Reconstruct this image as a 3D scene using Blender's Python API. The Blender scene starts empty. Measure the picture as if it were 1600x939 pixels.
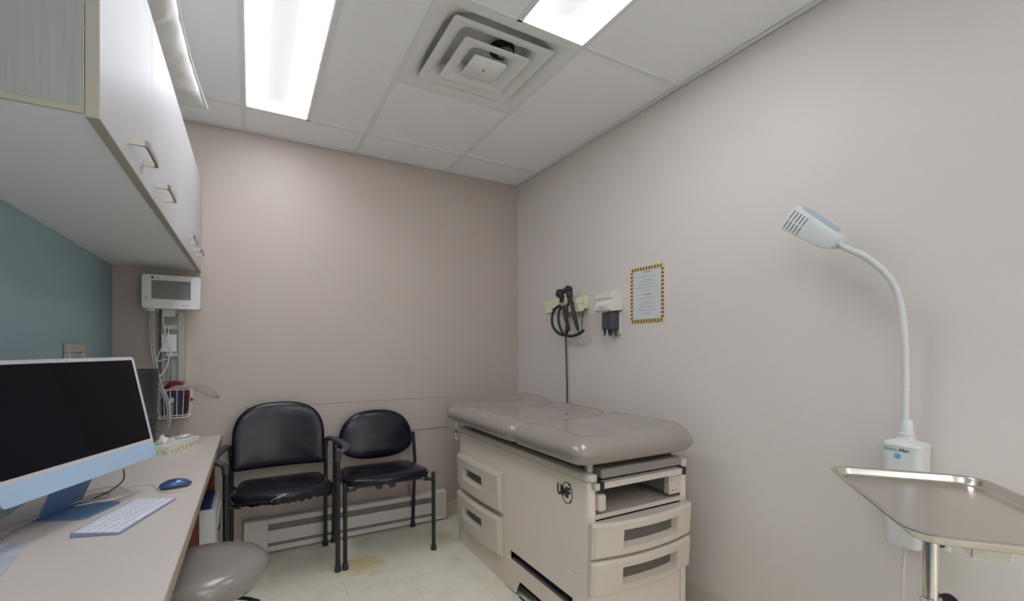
import bpy, bmesh, math, random
from mathutils import Vector, Matrix
random.seed(7)
S = bpy.context.scene
COL = S.collection
PI = math.pi
def R(d): return math.radians(d)

# ------------------------------------------------------------------ camera, world, exposure
CAMH = 1.189
cam_d = bpy.data.cameras.new('camera')
cam_d.sensor_width = 36.0
cam_d.lens = 718.0/1600.0*36.0
cam_d.shift_y = (543.8-469.5)/1600.0
cam_d.clip_start = 0.02
cam = bpy.data.objects.new('camera', cam_d)
COL.objects.link(cam)
cam.location = (0, 0, CAMH)
cam.rotation_euler = (R(90), 0, R(-29.55))
S.camera = cam
S.view_settings.view_transform = 'Standard'
S.view_settings.look = 'None'
S.view_settings.gamma = 1.0
S.view_settings.exposure = 0.33
S.view_settings.use_curve_mapping = False
W = bpy.data.worlds.new('world'); S.world = W; W.use_nodes = True
W.node_tree.nodes['Background'].inputs[0].default_value = (0.8, 0.82, 0.85, 1)
W.node_tree.nodes['Background'].inputs[1].default_value = 0.25
LIGHT_SIDE = 10.5       # emission of the reflector sides of each troffer
LIGHT_BASKET = 0.70    # emission of the perforated basket

# unseen fill lamp, added in the doorway behind the camera to even the light
ld = bpy.data.lights.new('fill_light', 'AREA'); ld.shape = 'RECTANGLE'; ld.size = 0.90; ld.size_y = 2.0; ld.energy = 12; ld.color = (0.93, 0.97, 1.0)
lo = bpy.data.objects.new('fill_light', ld); COL.objects.link(lo); lo.location = (1.005, -2.80, 1.02); lo.rotation_euler = (R(90), 0, 0)

# ------------------------------------------------------------------ room numbers
XL, XR, YB, YF, ZC = -0.62, 1.784, 3.059, -2.75, 2.439
DESK = 0.70

# ------------------------------------------------------------------ materials
def mat(name, col, rough=0.5, metal=0.0, noise=0.0, nscale=20.0, bump=0.0, bscale=200.0, spec=0.5, coat=0.0,
        emit=0.0, stretch=None, alpha=1.0, ecol=None):
    m = bpy.data.materials.new(name); m.use_nodes = True
    nt = m.node_tree; b = nt.nodes['Principled BSDF']
    b.inputs['Base Color'].default_value = (*col, 1)
    b.inputs['Roughness'].default_value = rough
    b.inputs['Metallic'].default_value = metal
    b.inputs['Specular IOR Level'].default_value = spec
    b.inputs['Coat Weight'].default_value = coat
    b.inputs['Coat Roughness'].default_value = 0.15
    if alpha < 1: b.inputs['Alpha'].default_value = alpha
    if emit > 0:
        b.inputs['Emission Color'].default_value = (*(ecol or col), 1)
        b.inputs['Emission Strength'].default_value = emit
    tc = nt.nodes.new('ShaderNodeTexCoord'); mp = nt.nodes.new('ShaderNodeMapping')
    nt.links.new(tc.outputs['Object'], mp.inputs['Vector'])
    if stretch: mp.inputs['Scale'].default_value = stretch
    if noise > 0:
        n = nt.nodes.new('ShaderNodeTexNoise'); n.inputs['Scale'].default_value = nscale; n.inputs['Detail'].default_value = 5
        nt.links.new(mp.outputs['Vector'], n.inputs['Vector'])
        cr = nt.nodes.new('ShaderNodeValToRGB')
        cr.color_ramp.elements[0].position = 0.3; cr.color_ramp.elements[1].position = 0.7
        cr.color_ramp.elements[0].color = (*[c*(1-noise) for c in col], 1)
        cr.color_ramp.elements[1].color = (*[min(1, c*(1+noise)) for c in col], 1)
        nt.links.new(n.outputs['Fac'], cr.inputs['Fac'])
        nt.links.new(cr.outputs['Color'], b.inputs['Base Color'])
    if bump > 0:
        n2 = nt.nodes.new('ShaderNodeTexNoise'); n2.inputs['Scale'].default_value = bscale; n2.inputs['Detail'].default_value = 3
        nt.links.new(mp.outputs['Vector'], n2.inputs['Vector'])
        bp = nt.nodes.new('ShaderNodeBump'); bp.inputs['Strength'].default_value = bump; bp.inputs['Distance'].default_value = 0.002
        nt.links.new(n2.outputs['Fac'], bp.inputs['Height'])
        nt.links.new(bp.outputs['Normal'], b.inputs['Normal'])
    return m

def srgb(r, g, b):
    f = lambda v: (v/255/12.92) if v/255 <= 0.04045 else ((v/255+0.055)/1.055)**2.4
    return (f(r), f(g), f(b))

M = {}
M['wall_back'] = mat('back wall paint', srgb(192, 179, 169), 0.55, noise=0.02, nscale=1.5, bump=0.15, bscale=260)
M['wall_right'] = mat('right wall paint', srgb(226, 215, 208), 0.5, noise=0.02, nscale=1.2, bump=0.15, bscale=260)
M['teal'] = mat('teal wall paint', srgb(152, 180, 190), 0.5, noise=0.03, nscale=1.5, bump=0.15, bscale=260)
M['tile'] = mat('ceiling tile', srgb(249, 248, 249), 0.9, noise=0.012, nscale=60, bump=0.1, bscale=500)
M['grid'] = mat('ceiling grid', srgb(234, 234, 234), 0.5)
M['plenum'] = mat('plenum', (0.05, 0.05, 0.05), 0.9)
M['base'] = mat('vinyl cove base', srgb(212, 200, 186), 0.45)
M['lam'] = mat('white laminate', srgb(192, 190, 192), 0.5, noise=0.03, nscale=6, stretch=(20, 20, 0.6), spec=0.35)
M['lamend'] = mat('ribbed end laminate', srgb(156, 154, 149), 0.5, noise=0.06, nscale=14, stretch=(14, 14, 0.35))
M['lambot'] = mat('cabinet underside', srgb(236, 236, 236), 0.5, noise=0.01)
M['edge'] = mat('tan edge banding', srgb(168, 160, 143), 0.45)
M['nickel'] = mat('brushed nickel', srgb(188, 182, 172), 0.32, 1.0)
M['desk'] = mat('desk laminate', srgb(214, 201, 193), 0.42, noise=0.03, nscale=180)
M['deskedge'] = mat('desk edge', srgb(165, 153, 135), 0.5, noise=0.05, nscale=60)
M['redwood'] = mat('red brown panel', srgb(112, 52, 34), 0.45, noise=0.15, nscale=6, stretch=(12, 12, 0.8))
M['vinyl'] = mat('taupe vinyl upholstery', srgb(153, 142, 133), 0.25, noise=0.02, nscale=8, bump=0.03, bscale=400, coat=0.55)
M['stoolv'] = mat('stool vinyl', srgb(138, 132, 127), 0.25, noise=0.02, nscale=8, bump=0.04, bscale=400, coat=0.4)
M['blackv'] = mat('black vinyl', srgb(22, 21, 34), 0.25, noise=0.05, nscale=12, bump=0.08, bscale=180, spec=0.38)
M['blackm'] = mat('black powder coat', srgb(36, 36, 38), 0.35, bump=0.05)
M['blackp'] = mat('black plastic', srgb(42, 42, 46), 0.42)
M['armp'] = mat('grey black arm plastic', srgb(66, 66, 72), 0.4)
M['foam'] = mat('exposed foam backing', srgb(150, 146, 136), 0.8, noise=0.1, nscale=60)
M['bin'] = mat('charcoal plastic bin', srgb(62, 62, 66), 0.38)
M['enamel'] = mat('cream enamel steel', srgb(238, 222, 209), 0.4, noise=0.015, nscale=2)
M['plastic'] = mat('ivory moulded plastic', srgb(216, 204, 190), 0.42)
M['window'] = mat('dark label window', srgb(104, 96, 88), 0.5)
M['dark'] = mat('dark recess', srgb(28, 27, 27), 0.7)
M['rubber'] = mat('ribbed black rubber', srgb(104, 101, 103), 0.6)
M['footpad'] = mat('footrest vinyl', srgb(150, 142, 134), 0.4)
M['white'] = mat('white plastic', srgb(222, 221, 219), 0.38)
M['offwhite'] = mat('off white plastic', srgb(212, 210, 204), 0.42)
M['cord'] = mat('white cord', srgb(214, 212, 208), 0.5)
M['hose'] = mat('grey hose', srgb(170, 166, 158), 0.45)
M['cream'] = mat('cream board plastic', srgb(240, 232, 198), 0.45)
M['ivory'] = mat('ivory dispenser plastic', srgb(224, 219, 206), 0.45)
M['char'] = mat('charcoal holder', srgb(72, 72, 78), 0.45)
M['paper'] = mat('white paper', srgb(214, 214, 214), 0.7)
M['paper2'] = mat('pale printed paper', srgb(190, 192, 205), 0.7, noise=0.12, nscale=25)
M['ink'] = mat('grey ink', srgb(150, 150, 152), 0.8)
M['ink2'] = mat('dark ink', srgb(96, 96, 100), 0.8)
M['yellow'] = mat('yellow border', srgb(242, 206, 124), 0.6)
M['maroonink'] = mat('dark chevron', srgb(58, 34, 22), 0.7)
M['blue'] = mat('light blue aluminium', srgb(176, 202, 228), 0.38, 0.0)
M['bluedeep'] = mat('deep blue aluminium', srgb(118, 148, 186), 0.42, 0.45)
M['bluemouse'] = mat('mouse shell blue', srgb(66, 92, 140), 0.18, 0.35, coat=0.5)
M['screen'] = mat('switched off screen', srgb(10, 8, 20), 0.08, spec=0.22)
M['bezel'] = mat('pale bezel', srgb(205, 205, 208), 0.35)
M['key'] = mat('key caps', srgb(236, 236, 242), 0.45)
M['keybody'] = mat('keyboard body blue silver', srgb(150, 160, 190), 0.35, 0.3)
M['steel'] = mat('stainless steel', srgb(214, 208, 200), 0.20, 1.0, noise=0.03, nscale=3)
M['chrome'] = mat('chrome', srgb(225, 222, 218), 0.08, 1.0)
M['heater'] = mat('heater enamel', srgb(218, 209, 203), 0.42, noise=0.02, nscale=4)
M['slot'] = mat('heater slot grey', srgb(130, 122, 117), 0.6, noise=0.15, nscale=40)
M['logo'] = mat('logo dark', srgb(52, 50, 50), 0.5)
M['navy'] = mat('navy print', srgb(38, 44, 110), 0.5)
M['green'] = mat('green print', srgb(60, 160, 120), 0.5)
M['disc'] = mat('blue badge', srgb(120, 168, 214), 0.35)
M['lcd'] = mat('grey display', srgb(128, 127, 122), 0.18)
M['panelblue'] = mat('pale blue panel', srgb(168, 190, 210), 0.4)
M['navybox'] = mat('navy cuff box', srgb(34, 38, 66), 0.6)
M['maroon'] = mat('maroon cuff fabric', srgb(104, 30, 46), 0.85, noise=0.15, nscale=60)
M['wire'] = mat('white coated wire', srgb(226, 224, 214), 0.4)
M['rail'] = mat('grey aluminium rail', srgb(176, 176, 170), 0.4, 0.5)
M['railgreen'] = mat('dark rail edge', srgb(92, 104, 100), 0.5)
M['tissuebox'] = mat('tissue box card', srgb(226, 224, 214), 0.6)
M['leafy'] = mat('yellow leaf print', srgb(214, 204, 138), 0.6)
M['tissue'] = mat('tissue', srgb(232, 232, 236), 0.8)
M['binblue'] = mat('navy textured lid', srgb(40, 54, 112), 0.5, noise=0.15, nscale=40, bump=0.4, bscale=60)
M['pillow'] = mat('white pillow cover', srgb(214, 213, 208), 0.6, bump=0.8, bscale=30)
M['frame'] = mat('greige frame', srgb(186, 181, 172), 0.45)
M['pvc'] = mat('clear black lens', srgb(18, 18, 20), 0.1)
M['housing'] = mat('troffer white enamel', srgb(236, 236, 236), 0.4)
M['led'] = mat('lit reflector', (0.915, 0.952, 1.0), 0.5, emit=LIGHT_SIDE)
M['basket'] = mat('lit basket', (0.06, 0.06, 0.06), 0.9, emit=LIGHT_BASKET, spec=0.0, ecol=(0.97, 0.98, 0.98))
M['diff'] = mat('diffuser enamel', srgb(236, 236, 233), 0.45)
M['door'] = mat('door laminate', srgb(150, 118, 84), 0.5, noise=0.1, nscale=5, stretch=(10, 10, 0.6))
M['red'] = mat('red tag', srgb(150, 48, 40), 0.5)

def floor_mat():
    m = bpy.data.materials.new('floor tile'); m.use_nodes = True
    nt = m.node_tree; b = nt.nodes['Principled BSDF']
    g = nt.nodes.new('ShaderNodeNewGeometry')
    n1 = nt.nodes.new('ShaderNodeTexNoise'); n1.inputs['Scale'].default_value = 9; n1.inputs['Detail'].default_value = 8; n1.inputs['Roughness'].default_value = 0.7
    n2 = nt.nodes.new('ShaderNodeTexNoise'); n2.inputs['Scale'].default_value = 2.6; n2.inputs['Detail'].default_value = 3
    nt.links.new(g.outputs['Position'], n1.inputs['Vector']); nt.links.new(g.outputs['Position'], n2.inputs['Vector'])
    c1 = nt.nodes.new('ShaderNodeValToRGB')
    c1.color_ramp.elements[0].position = 0.35; c1.color_ramp.elements[0].color = (*srgb(232, 225, 205), 1)
    c1.color_ramp.elements[1].position = 0.68; c1.color_ramp.elements[1].color = (*srgb(245, 239, 222), 1)
    c2 = nt.nodes.new('ShaderNodeValToRGB')
    c2.color_ramp.elements[0].position = 0.60; c2.color_ramp.elements[0].color = (0, 0, 0, 1)
    c2.color_ramp.elements[1].position = 0.72; c2.color_ramp.elements[1].color = (1, 1, 1, 1)
    mx = nt.nodes.new('ShaderNodeMix'); mx.data_type = 'RGBA'
    mx.inputs[7].default_value = (*srgb(222, 204, 140), 1)
    ml = nt.nodes.new('ShaderNodeMath'); ml.operation = 'MULTIPLY'; ml.inputs[1].default_value = 0.75
    nt.links.new(n1.outputs['Fac'], c1.inputs['Fac']); nt.links.new(n2.outputs['Fac'], c2.inputs['Fac'])
    nt.links.new(c2.outputs['Color'], ml.inputs[0]); nt.links.new(ml.outputs[0], mx.inputs[0])
    nt.links.new(c1.outputs['Color'], mx.inputs[6])
    # old wax stain in front of the chairs, a mark of its own
    vs = nt.nodes.new('ShaderNodeVectorMath'); vs.operation = 'DISTANCE'; vs.inputs[1].default_value = (0.53, 2.60, 0)
    nt.links.new(g.outputs['Position'], vs.inputs[0])
    n3 = nt.nodes.new('ShaderNodeTexNoise'); n3.inputs['Scale'].default_value = 14; nt.links.new(g.outputs['Position'], n3.inputs['Vector'])
    ad = nt.nodes.new('ShaderNodeMath'); ad.operation = 'MULTIPLY_ADD'; ad.inputs[1].default_value = 0.22
    nt.links.new(n3.outputs['Fac'], ad.inputs[0]); nt.links.new(vs.outputs['Value'], ad.inputs[2])
    mr = nt.nodes.new('ShaderNodeMapRange'); mr.inputs[1].default_value = 0.14; mr.inputs[2].default_value = 0.27; mr.inputs[3].default_value = 0.7; mr.inputs[4].default_value = 0.0
    nt.links.new(ad.outputs[0], mr.inputs[0])
    mx2 = nt.nodes.new('ShaderNodeMix'); mx2.data_type = 'RGBA'; mx2.inputs[7].default_value = (*srgb(210, 182, 96), 1)
    nt.links.new(mr.outputs[0], mx2.inputs[0]); nt.links.new(mx.outputs[2], mx2.inputs[6])
    nt.links.new(mx2.outputs[2], b.inputs['Base Color'])
    b.inputs['Roughness'].default_value = 0.38
    return m
M['floor'] = floor_mat()

# ------------------------------------------------------------------ mesh helpers
def BM(): return bmesh.new()
def faces_since(bm, n):
    bm.faces.ensure_lookup_table(); return [bm.faces[i] for i in range(n, len(bm.faces))]
def box(bm, x0, x1, y0, y1, z0, z1, bev=0.0, seg=2, mi=0, mtx=None):
    b2 = bmesh.new()
    vs = [b2.verts.new((x, y, z)) for x in (x0, x1) for y in (y0, y1) for z in (z0, z1)]
    for f in ((0,1,3,2), (4,6,7,5), (0,4,5,1), (2,3,7,6), (0,2,6,4), (1,5,7,3)):
        b2.faces.new([vs[i] for i in f])
    bmesh.ops.recalc_face_normals(b2, faces=b2.faces)
    if bev > 0:
        bmesh.ops.bevel(b2, geom=list(b2.edges), offset=bev, segments=seg, affect='EDGES', profile=0.5)
    merge(bm, b2, mi, mtx)
def merge(bm, b2, mi=0, mtx=None):
    if mtx: bmesh.ops.transform(b2, matrix=mtx, verts=b2.verts)
    me = bpy.data.meshes.new('tmp')
    for f in b2.faces: f.material_index = mi
    b2.to_mesh(me); b2.free(); bm.from_mesh(me); bpy.data.meshes.remove(me)
def rings(bm, rs, close=True, cap0=True, cap1=True, mi=0):
    """rs: list of rings (lists of points, equal length) joined by quads"""
    vv = [[bm.verts.new(p) for p in r] for r in rs]
    n = len(rs[0]); out = []
    for a, b in zip(vv[:-1], vv[1:]):
        for i in range(n if close else n-1):
            j = (i+1) % n
            out.append(bm.faces.new((a[i], a[j], b[j], b[i])))
    if cap0: out.append(bm.faces.new(list(reversed(vv[0]))))
    if cap1: out.append(bm.faces.new(vv[-1]))
    for f in out: f.material_index = mi
    return out
def tube(bm, pts, r, n=10, mi=0, caps=True, closed=False):
    pts = [Vector(p) for p in pts]
    rad = r if isinstance(r, (list, tuple)) else [r]*len(pts)
    m = len(pts); tang = []
    for i in range(m):
        if closed: t = pts[(i+1) % m]-pts[i-1]
        else: t = pts[min(i+1, m-1)]-pts[max(i-1, 0)]
        tang.append(t.normalized())
    up = Vector((0, 0, 1)) if abs(tang[0].z) < 0.9 else Vector((1, 0, 0))
    nrm = (up - tang[0]*up.dot(tang[0])).normalized(); rs = []
    for i in range(m):
        nrm = nrm - tang[i]*nrm.dot(tang[i])
        nrm = nrm.normalized() if nrm.length > 1e-6 else tang[i].orthogonal().normalized()
        bi = tang[i].cross(nrm)
        rs.append([pts[i] + (nrm*math.cos(2*PI*k/n)+bi*math.sin(2*PI*k/n))*rad[i] for k in range(n)])
    if closed: rs.append(rs[0])
    rings(bm, rs, cap0=caps and not closed, cap1=caps and not closed, mi=mi)
def smooth_path(pts, k=6):
    pts = [Vector(p) for p in pts]; P = [pts[0]]+pts+[pts[-1]]; out = []
    for i in range(1, len(P)-2):
        p0, p1, p2, p3 = P[i-1], P[i], P[i+1], P[i+2]
        for j in range(k):
            t = j/k
            out.append(0.5*((2*p1)+(-p0+p2)*t+(2*p0-5*p1+4*p2-p3)*t*t+(-p0+3*p1-3*p2+p3)*t**3))
    out.append(pts[-1]); return out
def lathe(bm, prof, c=(0, 0, 0), n=32, mi=0, cap0=True, cap1=True, ax=None):
    """prof: [(r, z)]"""
    rs = [[Vector((r*math.cos(2*PI*k/n), r*math.sin(2*PI*k/n), z)) for k in range(n)] for r, z in prof]
    if ax is not None:
        q = Vector(ax).to_track_quat('Z', 'Y').to_matrix()
        rs = [[q @ p for p in r] for r in rs]
    rs = [[p+Vector(c) for p in r] for r in rs]
    rings(bm, rs, cap0=cap0, cap1=cap1, mi=mi)
def prism(bm, poly, f0, f1, mi=0, bev=0.0):
    """poly: 2D points, f0(u,v), f1(u,v) -> 3D"""
    b2 = bmesh.new()
    rings(b2, [[f0(*p) for p in poly], [f1(*p) for p in poly]])
    bmesh.ops.recalc_face_normals(b2, faces=b2.faces)
    if bev > 0: bmesh.ops.bevel(b2, geom=list(b2.edges), offset=bev, segments=2, affect='EDGES', profile=0.5)
    merge(bm, b2, mi)
def rrect(w, h, r, n=6, cx=0, cy=0):
    pts = []
    for sx, sy, a0 in ((1, 1, 0), (-1, 1, 90), (-1, -1, 180), (1, -1, 270)):
        for k in range(n+1):
            a = R(a0+90*k/n)
            pts.append((cx+sx*(w/2-r)+r*math.cos(a), cy+sy*(h/2-r)+r*math.sin(a)))
    return pts
def cushion(outline, T, crown, mp, edge=0.03, rounds=5):
    """puffed pad over a 2D outline. mp(u,v,h)->Vector; h from 0 (back) to T (face)"""
    bm = BM(); n = len(outline)
    cu = sum(p[0] for p in outline)/n; cv = sum(p[1] for p in outline)/n
    rm = min(math.hypot(p[0]-cu, p[1]-cv) for p in outline)
    def ring(d, h, f=None):
        o = []
        for (u, v) in outline:
            if f is None:
                L = math.hypot(u-cu, v-cv); s = max(0.02, 1-d/L)
            else: s = f
            o.append(mp(cu+(u-cu)*s, cv+(v-cv)*s, h))
        return o
    rs = [ring(0, 0, 0.4), ring(edge*0.8, 0)]
    for k in range(rounds+1):
        a = -PI/2+PI*k/rounds
        ex = edge*(1-math.cos(a)) if a > 0 else edge*0.5*(1-math.cos(a))
        rs.append(ring(ex, T/2+T/2*math.sin(a)))
    for f in (0.75, 0.5, 0.25, 0.05):
        rs.append(ring(0, T+crown*(1-f*f), f))
    rings(bm, rs)
    return bm
def link(o):
    COL.objects.link(o); return o
def obj(name, bm, m, parent=None, smooth=False, autos=40, **kw):
    bmesh.ops.recalc_face_normals(bm, faces=bm.faces)
    me = bpy.data.meshes.new(name); bm.to_mesh(me); bm.free()
    ms = m if isinstance(m, (list, tuple)) else [m]
    for k in ms: me.materials.append(M[k])
    if smooth:
        me.shade_smooth()
        if autos and autos < 180: me.set_sharp_from_angle(angle=R(autos))
    o = link(bpy.data.objects.new(name, me))
    if parent: par(o, parent)
    for k, v in kw.items(): o[k] = v
    return o
def par(o, p):
    o.parent = p
    w = wloc(p)
    o.matrix_parent_inverse = Matrix.Translation(w).inverted() if not p.get('_rot') else p['_x']
def wloc(p):
    v = Vector((0, 0, 0)); q = p
    while q is not None:
        v = v + q.location; q = q.parent
        if q is not None: v = v - Vector((0, 0, 0)); break
    return p.location if p.parent is None else Vector((0, 0, 0))
# every mesh is written in world coordinates; the empty sits at the base and children are offset back
def thing(name, label, cat, loc, group=None):
    o = link(bpy.data.objects.new(name, None)); o.location = loc; o.empty_display_size = 0.05
    o['label'] = label; o['category'] = cat
    if group: o['group'] = group
    return o
def tag(o, label, cat, group=None):
    o['label'] = label; o['category'] = cat
    if group: o['group'] = group
    return o
def struct(name, bm, m, **kw):
    return obj(name, bm, m, kind='structure', **kw)
def text_obj(name, s, size, m, parent, origin, ux, uy, ext=0.0006, bold=0.0, align='CENTER', shear=0.0, sx=1.0):
    cu = bpy.data.curves.new(name, 'FONT'); cu.body = s; cu.size = size; cu.extrude = ext; cu.offset = bold
    cu.align_x = align; cu.align_y = 'CENTER'; cu.resolution_u = 3; cu.shear = shear
    to = bpy.data.objects.new(name+'_t', cu); COL.objects.link(to)
    bpy.context.view_layer.update()
    me = bpy.data.meshes.new_from_object(to.evaluated_get(bpy.context.evaluated_depsgraph_get()))
    bpy.data.objects.remove(to)
    ux = Vector(ux).normalized(); uy = Vector(uy).normalized(); uz = ux.cross(uy)
    mt = Matrix(((ux.x*sx, uy.x, uz.x, origin[0]), (ux.y*sx, uy.y, uz.y, origin[1]), (ux.z*sx, uy.z, uz.z, origin[2]), (0, 0, 0, 1)))
    me.transform(mt); me.materials.clear(); me.materials.append(M[m]); me.name = name
    o = link(bpy.data.objects.new(name, me))
    if parent: par(o, parent)
    return o

# ================================================================== ROOM
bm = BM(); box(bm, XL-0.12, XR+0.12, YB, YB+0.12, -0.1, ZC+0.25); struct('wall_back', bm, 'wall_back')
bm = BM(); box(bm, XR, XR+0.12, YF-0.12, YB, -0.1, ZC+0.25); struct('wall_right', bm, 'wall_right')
bm = BM(); box(bm, XL-0.12, XL, YF-0.12, YB, -0.1, ZC+0.25); struct('wall_left', bm, 'teal')
bm = BM(); box(bm, XL, 0.55, YF-0.12, YF, -0.1, ZC+0.25); box(bm, 1.46, XR, YF-0.12, YF, -0.1, ZC+0.25); box(bm, 0.55, 1.46, YF-0.12, YF, 2.05, ZC+0.25); struct('wall_front', bm, 'wall_right')
# casing of the unseen doorway, added behind the camera for the fill lamp
bm = BM()
box(bm, 0.49, 0.55, YF, YF+0.05, 0, 2.05); box(bm, 1.46, 1.52, YF, YF+0.05, 0, 2.05); box(bm, 0.49, 1.52, YF, YF+0.05, 2.05, 2.11)
struct('trim_1', bm, 'enamel')
# floor: slab with tiles
bm = BM(); box(bm, XL-0.12, XR+0.12, YF-0.12, YB+0.12, -0.1, -0.004); floor = struct('floor', bm, 'base')
ts = 0.3048; gx0 = 0.405; gy0 = 2.94
tile_me = {}
ix = range(int((XL-gx0)/ts)-1, int((XR-gx0)/ts)+2); iy = range(int((YF-gy0)/ts)-1, 2)
for i in ix:
    for j in iy:
        x0 = max(XL, gx0+i*ts); x1 = min(XR, gx0+(i+1)*ts); y0 = max(YF, gy0+j*ts); y1 = min(YB, gy0+(j+1)*ts)
        if x1-x0 < 0.01 or y1-y0 < 0.01: continue
        key = (round(x1-x0, 4), round(y1-y0, 4))
        if key not in tile_me:
            b2 = BM(); g = 0.0005; box(b2, g, x1-x0-g, g, y1-y0-g, -0.0039, 0)
            me = bpy.data.meshes.new('floor_tile'); bmesh.ops.recalc_face_normals(b2, faces=b2.faces); b2.to_mesh(me); b2.free(); me.materials.append(M['floor']); tile_me[key] = me
        o = link(bpy.data.objects.new('floor_tile', tile_me[key])); o.location = (x0, y0, 0); o.parent = floor
# ceiling: dark plenum slab, T-bar grid, tiles
S1 = 0.616; GX = -0.035; GY = 2.747
bm = BM(); box(bm, XL-0.12, XR+0.12, YF-0.12, YB+0.12, ZC+0.20, ZC+0.25); ceiling = struct('ceiling', bm, 'plenum')
def bar(x0, x1, y0, y1):
    bm = BM(); box(bm, x0, x1, y0, y1, ZC-0.004, ZC+0.012, 0.0012, 1); o = obj('grid_bar', bm, 'grid', ceiling)
hb = 0.0115
xb = [GX, GX+S1/2, GX+S1, GX+1.5*S1, GX+2*S1]
yb = [GY-k*S1 for k in range(0, 9)]
L1 = (GX, GX+S1/2, GY-2*S1, GY)          # troffer over the desk side
L2 = (GX+1.5*S1, GX+2*S1, GY-3*S1, GY-2*S1)
FILL3 = (GX, GX+S1/2, GY-6*S1, GY-4*S1)     # added for fill, unseen behind the camera; the next two as well
FILL4 = (GX, GX+S1/2, GY-8*S1, GY-6*S1)
FILL6 = (GX+1.5*S1, GX+2*S1, GY-8*S1, GY-6*S1)
bar(GX-hb, GX+hb, YF, YB); bar(GX+S1-hb, GX+S1+hb, YF, YB); bar(GX+2*S1-hb, GX+2*S1+hb, YF, YB)
bar(GX+S1/2-hb, GX+S1/2+hb, yb[2], GY); bar(GX+S1/2-hb, GX+S1/2+hb, yb[8], yb[4])
bar(GX+1.5*S1-hb, GX+1.5*S1+hb, yb[4], yb[2]); bar(GX+1.5*S1+hb, GX+2*S1-hb, yb[3]-hb, yb[3]+hb);  bar(GX+1.5*S1-hb, GX+1.5*S1+hb, yb[8], yb[6])
xs = [XL, GX, GX+S1, GX+2*S1, XR]
def cross(y, cols):
    for k in cols: bar(xs[k]+(hb if k else 0), xs[k+1]-(hb if k < 3 else 0), y-hb, y+hb)
cross(yb[0], (0, 1, 2, 3)); cross(yb[1], (2,)); cross(yb[2], (0, 1, 2, 3)); cross(yb[4], (0, 1, 2, 3)); cross(yb[6], (0, 1, 2, 3)); cross(yb[8], (0, 1, 2, 3))
def wallangle(x0, x1, y0, y1):
    bm = BM(); box(bm, x0, x1, y0, y1, ZC-0.006, ZC-0.002); box(bm, x0 if x1-x0 > y1-y0 else (x0 if x0 < XL+0.1 else x1-0.002), x1 if x1-x0 > y1-y0 else (x0+0.002 if x0 < XL+0.1 else x1), y0 if y1-y0 > x1-x0 else (y1-0.002 if y0 > 0 else y0), y1 if y1-y0 > x1-x0 else (y1 if y0 > 0 else y0+0.002), ZC-0.006, ZC+0.02)
    obj('wall_angle', bm, 'grid', ceiling)
wallangle(XL, XR, YB-0.022, YB); wallangle(XL, XR, YF, YF+0.022); wallangle(XL, XL+0.022, YF+0.022, YB-0.022); wallangle(XR-0.022, XR, YF+0.022, YB-0.022)
def ctile(x0, x1, y0, y1):
    g = 0.005
    bm = BM(); box(bm, x0+g, x1-g, y0+g, y1-g, ZC+0.0005, ZC+0.016, 0.002, 1); obj('ceiling_tile', bm, 'tile', ceiling)
for k in range(4): ctile(xs[k], xs[k+1], GY, YB)
for (a, b) in ((2, 0), (4, 2), (6, 4), (8, 6)):
    ctile(XL, GX, yb[a], yb[b]); ctile(xs[3], XR, yb[a], yb[b])
ctile(GX+1.5*S1, GX+2*S1, yb[4], yb[3]); ctile(GX+S1/2, GX+S1, yb[2], yb[0]); ctile(GX, GX+S1, yb[4], yb[2]); ctile(GX+S1/2, GX+S1, yb[6], yb[4]); ctile(GX+S1/2, GX+S1, yb[8], yb[6])
ctile(GX+S1, GX+2*S1, yb[1], yb[0]); ctile(GX+S1, GX+1.5*S1, yb[4], yb[2]); ctile(GX+S1, GX+2*S1, yb[6], yb[4]); ctile(GX+S1, GX+1.5*S1, yb[8], yb[6])
for k in range(4): ctile(xs[k], xs[k+1], YF, yb[8])

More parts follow.
